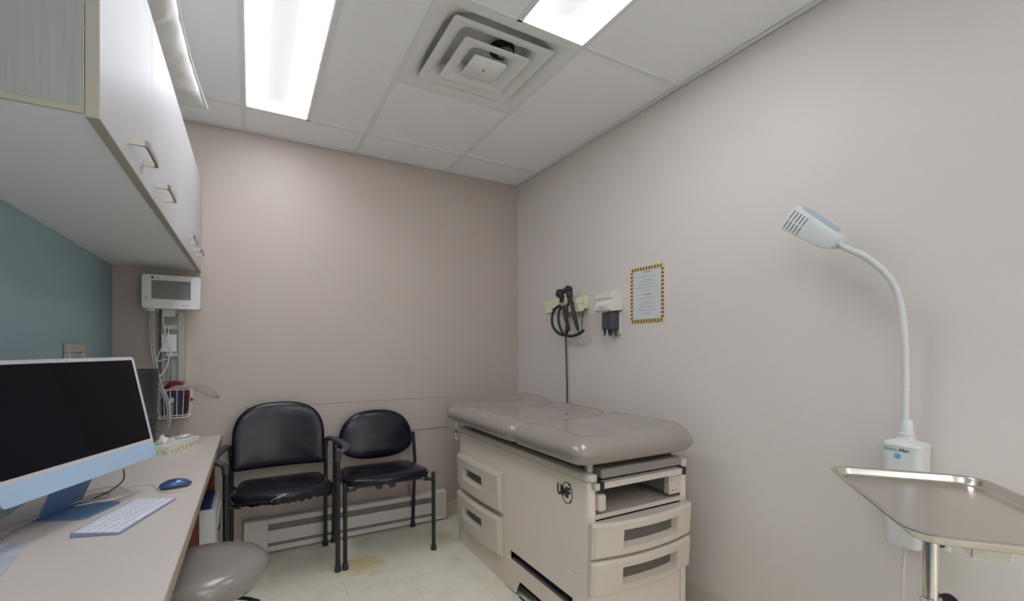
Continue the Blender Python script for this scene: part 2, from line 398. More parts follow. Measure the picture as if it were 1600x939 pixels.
def troffer(rect, label):
    x0, x1, y0, y1 = rect; x0 += hb; x1 -= hb; y0 += hb; y1 -= hb
    t = thing('ceiling_light', label, 'ceiling light', ((x0+x1)/2, (y0+y1)/2, ZC))
    bm = BM()
    box(bm, x0, x1, y0, y1, ZC+0.10, ZC+0.105)
    for a in ((x0, x0+0.003, y0, y1), (x1-0.003, x1, y0, y1), (x0, x1, y0, y0+0.003), (x0, x1, y1-0.003, y1)):
        box(bm, a[0], a[1], a[2], a[3], ZC, ZC+0.10)
    obj('housing', bm, 'housing', t)
    # curved lit reflector
    bm = BM(); cx = (x0+x1)/2; w = (x1-x0)/2-0.004; rs = []
    for k in range(13):
        a = PI*k/12; rs.append([(cx-w*math.cos(a), y0+0.004, ZC+0.004+0.06*math.sin(a)), (cx-w*math.cos(a), y1-0.004, ZC+0.004+0.06*math.sin(a))])
    rings(bm, rs, close=False, cap0=False, cap1=False)
    for yy in (y0+0.004, y1-0.004):
        bm.faces.new([bm.verts.new((cx-w*math.cos(PI*k/12), yy, ZC+0.004+0.06*math.sin(PI*k/12))) for k in range(13)])
    obj('reflector', bm, 'led', t, smooth=True)
    # basket: half cylinder with rounded ends, hangs in the middle
    bm = BM(); wb = 0.060; rs = []
    N = 40; yA, yBk = y0+0.03, y1-0.03
    for i in range(N+1):
        s = i/N
        if s < 0.12: yy = yA+wb*1.0*(1-math.cos(s/0.12*PI/2)); f = math.sin(max(0.03, s/0.12)*PI/2)
        elif s > 0.88: q = (1-s)/0.12; yy = yBk-wb*1.0*(1-math.cos(q*PI/2)); f = math.sin(max(0.03, q)*PI/2)
        else: yy = yA+wb+(yBk-yA-2*wb)*(s-0.12)/0.76; f = 1
        rs.append([(cx-0.008+wb*f*math.cos(PI+PI*k/12), yy, ZC+0.046+0.022*f*math.sin(PI+PI*k/12)) for k in range(13)])
    rings(bm, rs, close=False, cap0=False, cap1=False)
    obj('basket', bm, 'basket', t, smooth=True, autos=180)
troffer(L1, 'long lit ceiling light troffer above the desk side, nearest the back wall')
troffer(L2, 'lit ceiling light troffer beyond the square air diffuser, towards the right wall')
troffer(FILL3, 'added fill light troffer, unseen behind the camera over the desk side')
troffer(FILL4, 'added fill light troffer, unseen, farthest behind the camera on the left')
troffer(FILL6, 'added fill light troffer, unseen, farthest behind the camera on the right')

# air diffuser
cxd, cyd = GX+1.5*S1, (yb[1]+yb[2])/2
t = thing('air_diffuser', 'white square stepped air diffuser panel set in the ceiling grid', 'ceiling vent', (cxd, cyd, ZC))
def sq(h, z, r=0.01, n=4): return [(cxd+p[0], cyd+p[1], ZC+z) for p in rrect(2*h, 2*h, r, n)]
bm = BM(); H0 = S1/2-0.004
rings(bm, [sq(H0, 0.012, 0.003), sq(H0, -0.003, 0.003), sq(H0-0.02, -0.004, 0.01), sq(0.265, 0.0, 0.03), sq(0.25, 0.008, 0.06), sq(0.235, 0.024, 0.11), sq(0.225, 0.05, 0.15), sq(0.215, 0.085, 0.2), sq(0.10, 0.09, 0.09)], cap0=False, cap1=True)
obj('outer_panel', bm, 'diff', t, smooth=True, autos=50)
def dring(h, z, inner, up):
    bm = BM()
    rings(bm, [sq(h, z+0.002, 0.014), sq(h, z, 0.014), sq(h-0.018, z+0.0, 0.014), sq(h-0.045, z+0.006, 0.03), sq(h-0.060, z+0.020, 0.04), sq(inner, z+up, 0.04), sq(inner, z+up+0.003, 0.04), sq(h-0.056, z+0.026, 0.04), sq(h-0.03, z+0.008, 0.03)], cap0=False, cap1=False)
    obj('diffuser_ring', bm, 'diff', t, smooth=True, autos=50)
dring(0.226, -0.004, 0.150, 0.040); dring(0.152, -0.018, 0.080, 0.040)
bm = BM(); rings(bm, [sq(0.076, -0.020, 0.012), sq(0.078, -0.026, 0.012), sq(0.076, -0.028, 0.012)]); obj('centre_plate', bm, 'diff', t, smooth=True, autos=50)
bm = BM(); lathe(bm, [(0.005, 0.004), (0.005, -0.0005)], (cxd, cyd, ZC-0.028), 12); obj('screw', bm, 'dark', t)
bm = BM(); lathe(bm, [(0.055, 0.02), (0.055, 0)], (cxd+0.06, cyd-0.06, ZC+0.038), 24); obj('damper', bm, 'dark', t)
bm = BM(); lathe(bm, [(0.035, 0.012), (0.035, 0)], (cxd+0.07, cyd-0.07, ZC+0.028), 24); obj('damper_lever', bm, 'rail', t)

# baseboards
bm = BM(); prism(bm, [(0, 0), (0.012, 0), (0.006, 0.015), (0.004, 0.098), (0.002, 0.1), (0, 0.1)], lambda u, v: (XL, YB-u, v), lambda u, v: (XR, YB-u, v)); struct('baseboard_back', bm, 'base')
bm = BM(); prism(bm, [(0, 0), (0.012, 0), (0.006, 0.015), (0.004, 0.098), (0.002, 0.1), (0, 0.1)], lambda u, v: (XR-u, YF, v), lambda u, v: (XR-u, YB, v)); struct('baseboard_right', bm, 'base')
bm = BM(); prism(bm, [(0, 0), (0.012, 0), (0.006, 0.015), (0.004, 0.098), (0.002, 0.1), (0, 0.1)], lambda u, v: (XL+u, YF, v), lambda u, v: (XL+u, YB, v)); struct('baseboard_left', bm, 'base')
# flush plate painted over on the back wall
bm = BM(); box(bm, -0.025, 1.203, YB-0.006, YB-0.001, 0.632, 0.842, 0.0012, 1); o = obj('wall_panel', bm, 'wall_back')
bm = BM(); box(bm, -0.0275, 1.2055, YB-0.0012, YB-0.0002, 0.6295, 0.8445); obj('seam', bm, 'window', o)
tag(o, 'long thin painted cover panel fixed flush on the back wall behind the chairs', 'wall panel')
for x in (1.165,):
    bm = BM(); lathe(bm, [(0.003, 0), (0.003, 0.001)], (x, YB-0.006, 0.735), 10, ax=(0, -1, 0)); obj('screw', bm, 'dark', o)

# ================================================================== BASEBOARD HEATER
t = thing('baseboard_heater', 'long off-white electric baseboard heater low on the back wall', 'heater', (0.57, 3.02, 0.0))
hx0, hx1, hy = -0.038, 1.178, 2.997
bm = BM()
prism(bm, [(0, 0.012), (0.058, 0.012), (0.058, 0.197), (0.050, 0.203), (0, 0.203)], lambda u, v: (hx0, YB-0.004-u, v), lambda u, v: (hx0+0.122, YB-0.004-u, v), bev=0.002)
obj('end_cap', bm, 'heater', t)
bm = BM()
prism(bm, [(0, 0.012), (0.058, 0.012), (0.055, 0.03), (0.058, 0.05), (0.058, 0.197), (0.050, 0.203), (0, 0.203)], lambda u, v: (hx1-0.09, YB-0.004-u, v), lambda u, v: (hx1, YB-0.004-u, v), bev=0.002)
obj('end_cap', bm, 'heater', t)
a, b = hx0+0.1225, hx1-0.0905
bm = BM(); box(bm, a, b, hy+0.002, hy+0.056, 0.170, 0.200, 0.003); box(bm, a, b, YB-0.01, YB-0.004, 0.012, 0.2); obj('top_cover', bm, 'heater', t)
bm = BM(); box(bm, a, b, hy-0.001, hy+0.004, 0.062, 0.134, 0.002); obj('front_panel', bm, 'heater', t)
bm = BM(); box(bm, a, b, hy, hy+0.05, 0.012, 0.042, 0.003); obj('bottom_rail', bm, 'heater', t)
bm = BM(); box(bm, a, b, hy+0.008, hy+0.045, 0.042, 0.170)
obj('grille_core', bm, 'slot', t)

# ================================================================== UPPER CABINETS
CB, CT, CF = 1.612, 2.112, -0.262
ys = [1.105, 1.606, 2.115, 2.615, 3.055]
lbl = ['nearest the camera, with the ribbed end panel', 'second from the camera', 'third from the camera', 'farthest from the camera, against the back wall']
for k in range(4):
    y0, y1 = ys[k], ys[k+1]
    t = thing('wall_cabinet', 'white laminate wall cabinet over the desk, '+lbl[k], 'cabinet', (XL+0.18, (y0+y1)/2, CB), 'white wall cabinets above the desk')
    bm = BM()
    bb = CB-0.004*0
    box(bm, XL+0.001, CF-0.002, y0+0.0006, y1-0.0006, CB, CB+0.018)
    box(bm, XL+0.001, CF-0.002, y0+0.0006, y1-0.0006, CT-0.018, CT)
    box(bm, XL+0.001, CF-0.002, y0+0.0006, y0+0.018, CB+0.018, CT-0.018)
    box(bm, XL+0.001, CF-0.002, y1-0.018, y1-0.0006, CB+0.018, CT-0.018)
    box(bm, XL+0.001, XL+0.008, y0+0.018, y1-0.018, CB+0.018, CT-0.018)
    obj('body', bm, 'lambot', t)
    if k == 0:
        bm = BM(); box(bm, XL+0.001, CF-0.006, y0-0.004, y0+0.0005, CB+0.012, CT); obj('end_panel', bm, 'lamend', t, label='grey ribbed laminate end panel')
        bm = BM(); box(bm, XL+0.001, CF-0.003, y0-0.0045, y0+0.0004, CB, CB+0.0115); box(bm, CF-0.006, CF-0.0035, y0-0.0045, y0+0.0004, CB+0.0115, CT); obj('edge_band', bm, 'edge', t)
    d = obj('door', (lambda bm: (box(bm, CF+0.0015, CF+0.021, y0+0.0015-(0.004 if k == 0 else 0), y1-0.0015, CB-0.004, CT, 0.0008, 1), bm)[1])(BM()), 'lam', t)
    bm = BM(); yy0 = y0-(0.0045 if k == 0 else 0)
    box(bm, CF+0.001, CF+0.020, yy0+0.0008, y1-0.001, CB-0.0055, CB-0.0041)
    if k == 0: box(bm, CF+0.001, CF+0.020, yy0-0.001, yy0+0.0004, CB-0.0055, CT)
    obj('edge_band', bm, 'edge', d)
    hy0 = (1.335, 1.665, 2.345, 2.655)[k]; hl = 0.150; zz = CB+0.048; xo = CF+0.021
    bm = BM()
    path = [(xo, hy0), (xo+0.028, hy0), (xo+0.034, hy0+0.008), (xo+0.034, hy0+hl-0.008), (xo+0.028, hy0+hl), (xo, hy0+hl)]
    inner = [(xo, hy0+0.006), (xo+0.024, hy0+0.006), (xo+0.028, hy0+0.012), (xo+0.028, hy0+hl-0.012), (xo+0.024, hy0+hl-0.006), (xo, hy0+hl-0.006)]
    rs = []
    for p, q in zip(path, inner): rs.append([(p[0], p[1], zz-0.007), (p[0], p[1], zz+0.007), (q[0], q[1], zz+0.007), (q[0], q[1], zz-0.007)])
    rings(bm, rs); bmesh.ops.recalc_face_normals(bm, faces=bm.faces)
    obj('handle', bm, 'nickel', d, label='brushed nickel bar handle')

# pillow lying on the cabinets
bm = BM()
NU, NV = 56, 30
px0, px1, py0, py1 = -0.58, -0.165, 1.18, 2.36
def pil(u, v, s):
    a = abs(2*u-1); b = abs(2*v-1)
    e = max(0.0, (1-a**3.0))**0.55*max(0.0, (1-b**3.5))**0.55
    pinch = 0.05*(1-b**2)*(2*u-1)*-0.6
    x = px0+(px1-px0)*u+pinch*0.9; y = py0+(py1-py0)*v+0.04*(1-a**2)*(-(2*v-1))
    w = 0.016*math.sin(31*y+9*x)*math.sin(19*x+5*y)+0.010*math.sin(68*y+33*x*s)*math.sin(13*y-21*x)+0.006*math.sin(120*y+60*x)
    zc = CT+0.085+0.05*max(0, u-0.5)*2*0.4
    return (x+(0.5*w*e), y, zc+s*(0.082*e+w*e*0.8))
for s in (1, -1):
    vv = [[bm.verts.new(pil(i/NU, j/NV, s)) for i in range(NU+1)] for j in range(NV+1)]
    for j in range(NV):
        for i in range(NU): bm.faces.new((vv[j][i], vv[j][i+1], vv[j+1][i+1], vv[j+1][i]))
bmesh.ops.remove_doubles(bm, verts=bm.verts, dist=0.0006)
o = obj('pillow', bm, 'pillow', smooth=True, autos=180); tag(o, 'white crumpled pillow lying on top of the wall cabinets', 'pillow')
bm = BM()
per = [pil(u/30, 0, 1) for u in range(31)]+[pil(1, v/30, 1) for v in range(1, 31)]+[pil(1-u/30, 1, 1) for u in range(1, 31)]+[pil(0, 1-v/30, 1) for v in range(1, 30)]
tube(bm, per, 0.0045, 6, closed=True); obj('piping', bm, 'tissue', o, smooth=True)

# ================================================================== DESK
t = thing('desk', 'long beige laminate counter desk along the teal wall', 'desk', (-0.38, 1.6, 0))
DX = -0.145
bm = BM(); box(bm, XL+0.0005, DX-0.003, 0.25, YB-0.001, DESK-0.030, DESK, 0.0005, 1); obj('desk_top', bm, 'desk', t)
bm = BM(); box(bm, DX-0.0029, DX, 0.25, YB-0.001, DESK-0.030, DESK, 0.0006, 1); obj('edge_strip', bm, 'deskedge', t, label='tan edge banding')
for yy in (0.27, 2.385, 3.028):
    bm = BM(); box(bm, XL+0.001, -0.197 if yy < 3 else -0.178, yy, yy+0.019, 0.0, DESK-0.031, 0.001, 1); obj('gable', bm, 'redwood', t, label='red brown side panel')
bm = BM(); box(bm, XL+0.25, XL+0.268, 2.405, 3.027, DESK-0.12, DESK-0.031); obj('rail', bm, 'deskedge', t)

# ------------------------------------------------------------------ all-in-one computer
t = thing('desktop_computer', 'pale blue all-in-one computer with a dark screen on the desk', 'computer', (-0.47, 1.83, DESK))
BL = Vector((-0.499, 1.497, 0.815)); BR = Vector((-0.286, 1.999, 0.815))
wv = (BR-BL); wlen = wv.length; wu = wv.normalized(); nn = Vector((wu.y, -wu.x, 0))
tilt = R(12.5); up = Vector((0, 0, 1))*math.cos(tilt)-nn*math.sin(tilt); fn = wu.cross(up)   # face normal
if fn.dot(nn) < 0: fn = -fn
HP = 0.352
def P3(u, v, d): return BL+wu*u+up*v+fn*d
def slab(w0, w1, v0, v1, d0, d1, r, bev=0.0):
    bm = BM(); poly = rrect(w1-w0, v1-v0, r, 6, (w0+w1)/2, (v0+v1)/2)
    prism(bm, poly, lambda u, v: P3(u, v, d0), lambda u, v: P3(u, v, d1)); return bm
obj('back_shell', slab(0.0, wlen, 0.0, HP, -0.012, -0.0012, 0.012), 'bluedeep', t, smooth=True)
# chin + pale glass bezel + dark screen
bm = BM(); 
poly = [(0.0, 0.052), (0.0, 0.012)]+[(0.012-0.012*math.cos(R(a)), 0.012-0.012*math.sin(R(a))) for a in (22, 45, 67, 90)]+[(wlen-0.012+0.012*math.sin(R(a)), 0.012-0.012*math.cos(R(a))) for a in (0, 22, 45, 67, 90)]+[(wlen, 0.052)]
prism(bm, poly, lambda u, v: P3(u, v, -0.0012), lambda u, v: P3(u, v, 0.0)); obj('chin', bm, 'blue', t)
bm = BM()
poly = [(wlen, 0.0522), (wlen, HP-0.012)]+[(wlen-0.012+0.012*math.cos(R(a)), HP-0.012+0.012*math.sin(R(a))) for a in (22, 45, 67, 90)]+[(0.012-0.012*math.sin(R(a)), HP-0.012+0.012*math.cos(R(a))) for a in (0, 22, 45, 67, 90)]+[(0, 0.0522)]
prism(bm, poly, lambda u, v: P3(u, v, -0.0012), lambda u, v: P3(u, v, 0.0)); obj('bezel', bm, 'bezel', t)
bm = BM(); prism(bm, [(0.012, 0.064), (wlen-0.012, 0.064), (wlen-0.012, HP-0.011), (0.012, HP-0.011)], lambda u, v: P3(u, v, 0.0001), lambda u, v: P3(u, v, 0.0006)); obj('screen', bm, 'screen', t, label='dark switched-off screen')
bm = BM(); q = P3(wlen/2-0.0, HP-0.0055, 0.0003); lathe(bm, [(0.0016, 0), (0.0016, 0.0005)], q, 10, ax=fn); obj('webcam', bm, 'dark', t)
# stand: bent plate, upright leaning + foot
FA = (Vector((-0.520, 1.800, 0)), Vector((-0.403, 1.739, 0)), Vector((-0.352, 1.868, 0)), Vector((-0.462, 1.935, 0)))
fc = (BL+BR)/2; fc.z = 0
sw = 0.075
foot_c = Vector((fc.x, fc.y, 0))+nn*(-0.088)+wu*0.055
bm = BM()
pts = [(-0.065, -sw), (0.062, -sw), (0.075, -sw+0.012), (0.075, sw-0.012), (0.062, sw), (-0.065, sw)]
prism(bm, pts, lambda a, b: foot_c+nn*a+wu*b+Vector((0, 0, DESK)), lambda a, b: foot_c+nn*a+wu*b+Vector((0, 0, DESK+0.005)), bev=0.0006)
obj('foot_plate', bm, 'bluedeep', t)
bm = BM()
prism(bm, [(-0.062, 0.0052), (-0.057, 0.0052), (0.030, 0.20), (0.025, 0.20)], lambda a, z: foot_c+nn*(a+0.012)-wu*sw*0.98+Vector((0, 0, DESK+z)), lambda a, z: foot_c+nn*(a+0.012)+wu*sw*0.98+Vector((0, 0, DESK+z)), bev=0.0006)
bmesh.ops.translate(bm, vec=-nn*0.020*0, verts=bm.verts)
obj('stand_upright', bm, 'bluedeep', t)

# ------------------------------------------------------------------ keyboard
kA = Vector((-0.409, 1.590, DESK)); kdirx = (Vector((-0.318, 1.864, 0))-Vector((-0.409, 1.59, 0))).normalized(); kdiry = Vector((kdirx.y, -kdirx.x, 0))
KW, KD = 0.286, 0.115
t = thing('keyboard', 'slim white keyboard with blue-grey body lying before the computer', 'keyboard', kA+kdirx*KW/2+kdiry*KD/2)
def K(u, v, z): return kA+kdirx*u+kdiry*v+Vector((0, 0, z))
# u along the keyboard, v from far edge to the user's edge
bm = BM(); poly = rrect(KW, KD, 0.008, 5, KW/2, KD/2)
def ktop(v): return 0.0105-0.006*v/KD
rings(bm, [[K(u, v, 0.0006) for u, v in poly], [K(u, v, ktop(v)) for u, v in poly]]); obj('body', bm, 'keybody', t)
km = {}
def key(u0, u1, v0, v1):
    w = round(u1-u0-0.0030, 4); h = round(v1-v0-0.0030, 4)
    if (w, h) not in km:
        b2 = BM(); box(b2, 0, 1, 0, 1, 0, 0.0016)
        for vtx in b2.verts:
            p = vtx.co.copy(); q = kdirx*(p.x*w)+kdiry*(p.y*h)+Vector((0, 0, p.z-0.006*(p.y*h)/KD)); vtx.co = q
        me = bpy.data.meshes.new('key'); bmesh.ops.recalc_face_normals(b2, faces=b2.faces); b2.to_mesh(me); b2.free(); me.materials.append(M['key']); km[(w, h)] = me
    o = link(bpy.data.objects.new('key', km[(w, h)])); o.parent = t
    o.location = K(u0+0.0015, v0+0.0015, ktop(v0+0.0011)+0.0001)-t.location
m0 = 0.0045; rowh = [0.0115]+[0.0189]*5; uw = (KW-2*m0); v = 0.0045
rows = [[1]*14, [1]*13+[1.5], [1.5]+[1]*12+[1], [1.8]+[1]*11+[1.7], [2.3]+[1]*10+[2.2], [1, 1, 1, 1.25, 5, 1.25, 1, 1, 1, 1]]
for r_, hgt in zip(rows, rowh):
    tot = sum(r_); u = m0
    for k in r_:
        key(u, u+uw*k/tot, v, v+hgt); u += uw*k/tot
    v += hgt

# ------------------------------------------------------------------ mouse
mc = Vector((-0.232, 1.985, DESK)); md = (kdirx*0.45+kdiry*0.75).normalized(); ms_ = Vector((-md.y, md.x, 0))
t = thing('computer_mouse', 'dark blue wireless mouse on the desk beyond the keyboard', 'mouse', mc)
bm = BM(); rs = []
for zf, sc in ((0.10, 0.72), (0.25, 0.95), (0.45, 1.0), (0.62, 0.97), (0.78, 0.86), (0.90, 0.65), (0.97, 0.38), (1.0, 0.08)):
    r_ = []
    for k in range(28):
        a = 2*PI*k/28; c_, s_ = math.cos(a), math.sin(a)
        u = 0.048*sc*math.copysign(abs(c_)**0.85, c_); w = 0.029*sc*math.copysign(abs(s_)**0.8, s_)
        lift = 1-0.35*(u/0.048)**2
        r_.append(mc+md*u+ms_*w+Vector((0, 0, 0.030*zf*lift+0.001)))
    rs.append(r_)
rings(bm, rs); obj('shell', bm, 'bluemouse', t, smooth=True, autos=70)
bm = BM(); poly = [(0.038*math.cos(2*PI*k/24), 0.023*math.sin(2*PI*k/24)) for k in range(24)]
prism(bm, poly, lambda u, w: mc+md*u+ms_*w+Vector((0, 0, 0.0)), lambda u, w: mc+md*u*1.05+ms_*w*1.05+Vector((0, 0, 0.0028))); obj('base', bm, 'rail', t)

# ------------------------------------------------------------------ cords on the desk
def cord(name, pts, r, m, label, cat='cord', group=None, k=8):
    bm = BM(); tube(bm, smooth_path(pts, k), r, 8); o = obj(name, bm, m, smooth=True); return tag(o, label, cat, group)
z = DESK+0.0025
cord('charging_cable', [(-0.450, 2.02, z), (-0.40, 2.06, z), (-0.355, 2.07, z), (-0.305, 2.05, z), (-0.285, 1.99, z), (-0.262, 1.93, z), (-0.232, 1.915, z), (-0.202, 1.925, z+0.001), (-0.185, 1.934, z+0.003)], 0.0022, 'cord', 'thin white charging cable running to the mouse')
z = DESK+0.0045
pc = cord('power_cord', [(-0.60, 1.60, z), (-0.565, 1.70, z), (-0.53, 1.80, z+0.004), (-0.50, 1.93, z+0.01), (-0.45, 1.99, z+0.02), (-0.40, 2.03, z+0.012), (-0.36, 2.00, z), (-0.365, 1.93, z), (-0.42, 1.90, z), (-0.47, 1.885, z)], 0.0035, 'cord', 'x')
for k_ in ('label', 'category'): del pc[k_]
par(pc, bpy.data.objects['desktop_computer'])
cord('coiled_cable', [(-0.56, 1.60, z), (-0.545, 1.70, z+0.008), (-0.52, 1.79, z+0.009), (-0.49, 1.90, z+0.009), (-0.44, 1.97, z+0.0085), (-0.41, 1.965, z+0.0085), (-0.41, 1.92, z+0.0085), (-0.46, 1.905, z+0.0085), (-0.51, 1.83, z+0.0085), (-0.54, 1.75, z+0.0085)], 0.003, 'hose', 'grey coiled cable behind the computer stand')
cord('black_cable', [(-0.43, 1.90, DESK+0.018), (-0.40, 1.94, DESK+0.025), (-0.375, 1.985, DESK+0.045), (-0.38, 2.02, DESK+0.075)], 0.0022, 'blackp', 'short thin black cable end sticking up behind the computer')

# papers at the near left
def sheet(name, cs, m, z0, z1, label):
    bm = BM(); prism(bm, cs, lambda a, b: (a, b, z0), lambda a, b: (a, b, z1)); return tag(obj(name, bm, m), label, 'paper', )
sheet('paper_pad', [(-0.600, 1.300), (-0.545, 1.625), (-0.486, 1.594), (-0.455, 1.30)], 'paper2', DESK+0.0005, DESK+0.004, 'pale blue printed paper booklet at the lower left on the desk')
sheet('paper_sheet', [(-0.612, 1.310), (-0.59, 1.618), (-0.523, 1.612), (-0.545, 1.305)], 'paper', DESK+0.0045, DESK+0.0055, 'white sheet of paper on the booklet at the left edge')

# ------------------------------------------------------------------ black waste bin on the desk
t = thing('waste_bin', 'tall charcoal plastic waste bin with ribbed lower half on the desk corner', 'bin', (-0.49, 2.80, DESK))
bm = BM(); bcx, bcy = -0.486, 2.80
prof = [(0.070, 0.0), (0.074, 0.004)]
for k in range(6):
    zz = 0.02+k*0.026; prof += [(0.074+k*0.0022, zz), (0.0805+k*0.0022, zz+0.006), (0.0805+k*0.0022, zz+0.013), (0.074+k*0.0022, zz+0.019)]
prof += [(0.086, 0.190), (0.092, 0.370), (0.096, 0.374), (0.096, 0.385), (0.090, 0.385), (0.084, 0.190), (0.066, 0.01)]
lathe(bm, prof, (bcx, bcy, DESK), 36, cap0=True, cap1=True); obj('shell', bm, 'bin', t, smooth=True, autos=50)

# ------------------------------------------------------------------ tissue box
t = thing('tissue_box', 'long low tissue box with yellow leaf print on the desk', 'tissue box', (-0.29, 2.70, DESK))
a0 = Vector((-0.322, 2.554, DESK)); e2 = (Vector((-0.228, 2.80, DESK))-a0).normalized(); e1 = Vector((-e2.y, e2.x, 0))
BLn, BWd, BHt = 0.262, 0.115, 0.048
def TB(u, v, z): return a0+e2*u+e1*v+Vector((0, 0, z))
bm = BM(); prism(bm, [(0, 0), (BLn, 0), (BLn, BWd), (0, BWd)], lambda u, v: TB(u, v, 0), lambda u, v: TB(u, v, BHt), bev=0.001); obj('carton', bm, 'tissuebox', t)
bm = BM(); random.seed(3)
def leafp(fn_, u, z0, L, a_):
    ca, sa = math.cos(a_), math.sin(a_)
    pp = [(0, 0), (L*0.35, 0.0045), (L*0.7, 0.004), (L, 0), (L*0.7, -0.004), (L*0.35, -0.0045)]
    prism(bm, [(u+p[0]*ca-p[1]*sa, z0+p[0]*sa+p[1]*ca) for p in pp], lambda a, b: fn_(a, b, -0.0002), lambda a, b: fn_(a, b, -0.0006))
for k in range(8):
    u = 0.018+k*0.031; side_ = lambda a, b, d: TB(a, d, b)
    leafp(side_, u, 0.008, 0.026, R(60)); leafp(side_, u+0.004, 0.012, 0.020, R(115))
    if k % 2: leafp(side_, u+0.008, 0.006, 0.018, R(30))
for k in range(3):
    leafp(lambda a, b, d: TB(d, a, b), 0.02+k*0.034, 0.008, 0.028, R(70)); leafp(lambda a, b, d: TB(d, a, b), 0.022+k*0.034, 0.008, 0.022, R(120))
obj('leaf_print', bm, 'leafy', t, label='yellow leaf print')
def puff(name, cu, cv, hh, sc, seed):
    random.seed(seed); bm = BM(); n = 14; rs = []
    for j, (rr, zz) in enumerate(((0.9, 0), (0.7, 0.3), (1.0, 0.6), (0.55, 0.85), (0.25, 1.0))):
        rs.append([TB(cu+sc*rr*(1+0.35*math.sin(3*a*2*PI/n+j))*math.cos(2*PI*a/n), cv+0.55*sc*rr*(1+0.3*math.cos(4*a*2*PI/n+j*2))*math.sin(2*PI*a/n), BHt+0.0005+hh*(zz+0.12*random.uniform(-1, 1)*(j > 0))) for a in range(n)])
    rings(bm, rs, cap0=True, cap1=True); obj(name, bm, 'tissue', t, smooth=True, autos=180)
puff('tissue', 0.055, 0.055, 0.032, 0.030, 1); puff('tissue', 0.085, 0.075, 0.036, 0.018, 5); puff('tissue', 0.215, 0.05, 0.012, 0.045, 8)
cord('spare_cable', [(-0.41, 2.60, DESK+0.003), (-0.44, 2.68, DESK+0.003), (-0.41, 2.86, DESK+0.003), (-0.36, 2.96, DESK+0.003)], 0.0025, 'hose', 'grey cable lying on the desk behind the tissue box')

# ------------------------------------------------------------------ framed plate on teal wall
t = thing('picture_frame', 'small pale wooden frame with a printed card on the teal wall', 'frame', (XL, 2.42, 1.12))
fy0, fy1, fz0, fz1 = 2.345, 2.545, 1.0, 1.207
bm = BM(); w = 0.035
for (a, b, c, d, s_) in ((fy0, fy1, fz1-w, fz1, 'h'), (fy0, fy1, fz0, fz0+w, 'h'), (fy0, fy0+w, fz0+w, fz1-w, 'v'), (fy1-w, fy1, fz0+w, fz1-w, 'v')):
    box(bm, XL+0.0005, XL+0.02, a, b, c, d, 0.004)
obj('frame', bm, 'frame', t)
bm = BM(); box(bm, XL+0.002, XL+0.006, fy0+w, fy1-w, fz0+w, fz1-w); obj('card', bm, 'paper2', t)
bm = BM()
for k, ww in enumerate((0.09, 0.06, 0.08, 0.05)):
    box(bm, XL+0.0061, XL+0.0065, 2.445-ww/2, 2.445+ww/2, 1.150-k*0.018, 1.154-k*0.018)
obj('print', bm, 'ink', t)
bm = BM()
for (yy, zz, r_) in ((2.60, 1.176, 0.007), (2.607, 1.170, 0.005), (2.664, 1.204, 0.004), (2.60, 1.186, 0.0035), (2.675, 1.18, 0.003)):
    lathe(bm, [(r_, 0), (r_*0.8, 0.0006)], (XL, yy, zz), 7, ax=(1, 0, 0))
tag(obj('paint_chip', bm, 'paper', kind='stuff'), 'small white chips where paint came off the teal wall', 'paint chips')

# ------------------------------------------------------------------ under-desk box
t = thing('storage_bin', 'white plastic bin with a navy blue lid under the desk end', 'bin', (-0.29, 2.83, 0))
bm = BM(); bx0, bx1, by0, by1 = -0.43, -0.150, 2.655, 3.015
rs = []
for z_, dx, dy in ((0.0, 0.012, 0.0), (0.01, 0.0, 0.0), (0.36, 0.0, 0.0), (0.40, 0.006, 0.006), (0.405, 0.010, 0.012), (0.400, 0.016, 0.018)):
    rs.append([(p[0], p[1], z_) for p in rrect(bx1-bx0-2*dx, by1-by0-2*dy, 0.012, 4, (bx0+bx1)/2, (by0+by1)/2)])
rings(bm, rs); obj('body', bm, 'white', t, smooth=True)
bm = BM(); box(bm, bx0+0.02, bx1-0.022, by0+0.022, by1-0.02, 0.398, 0.408, 0.003); obj('lid', bm, 'binblue', t, label='navy blue textured lid')
bm = BM(); prism(bm, [(2.72, 0.29), (3.0, 0.29), (3.0, 0.345), (2.73, 0.345)], lambda a, b: (bx1-0.001, a, b), lambda a, b: (bx1+0.006, a, b), bev=0.002); obj('side_rib', bm, 'white', t)
bm = BM(); box(bm, bx1-0.002, bx1+0.0065, 2.80, 2.85, 0.255, 0.28, 0.002); obj('latch', bm, 'dark', t)

# ================================================================== VITALS MONITOR ON RAIL
t = thing('wall_rail', 'grey aluminium channel rail mounted on the back wall beside the desk', 'rail', (-0.36, YB, 1.01))
bm = BM()
box(bm, -0.415, -0.312, YB-0.008, YB-0.0005, 1.01, 1.50)
for a, b, d in ((-0.343, -0.312, 0.028), (-0.374, -0.368, 0.02), (-0.39, -0.384, 0.018), (-0.415, -0.400, 0.022)):
    box(bm, a, b, YB-0.008-d, YB-0.0075, 1.01, 1.50, 0.0015)
obj('channel', bm, 'rail', t)
bm = BM(); box(bm, -0.4245, -0.4155, YB-0.03, YB-0.0005, 1.01, 1.50); obj('edge_cover', bm, 'railgreen', t)
for zz in (1.385, 1.30, 1.155):
    bm = BM(); box(bm, -0.404, -0.345, YB-0.040, YB-0.024, zz-0.012, zz+0.012, 0.003); obj('clamp', bm, 'offwhite', t)
bm = BM(); lathe(bm, [(0.003, 0), (0.003, 0.004)], (-0.376, YB-0.026, 1.035), 8, ax=(0, -1, 0)); obj('screw', bm, 'dark', t)

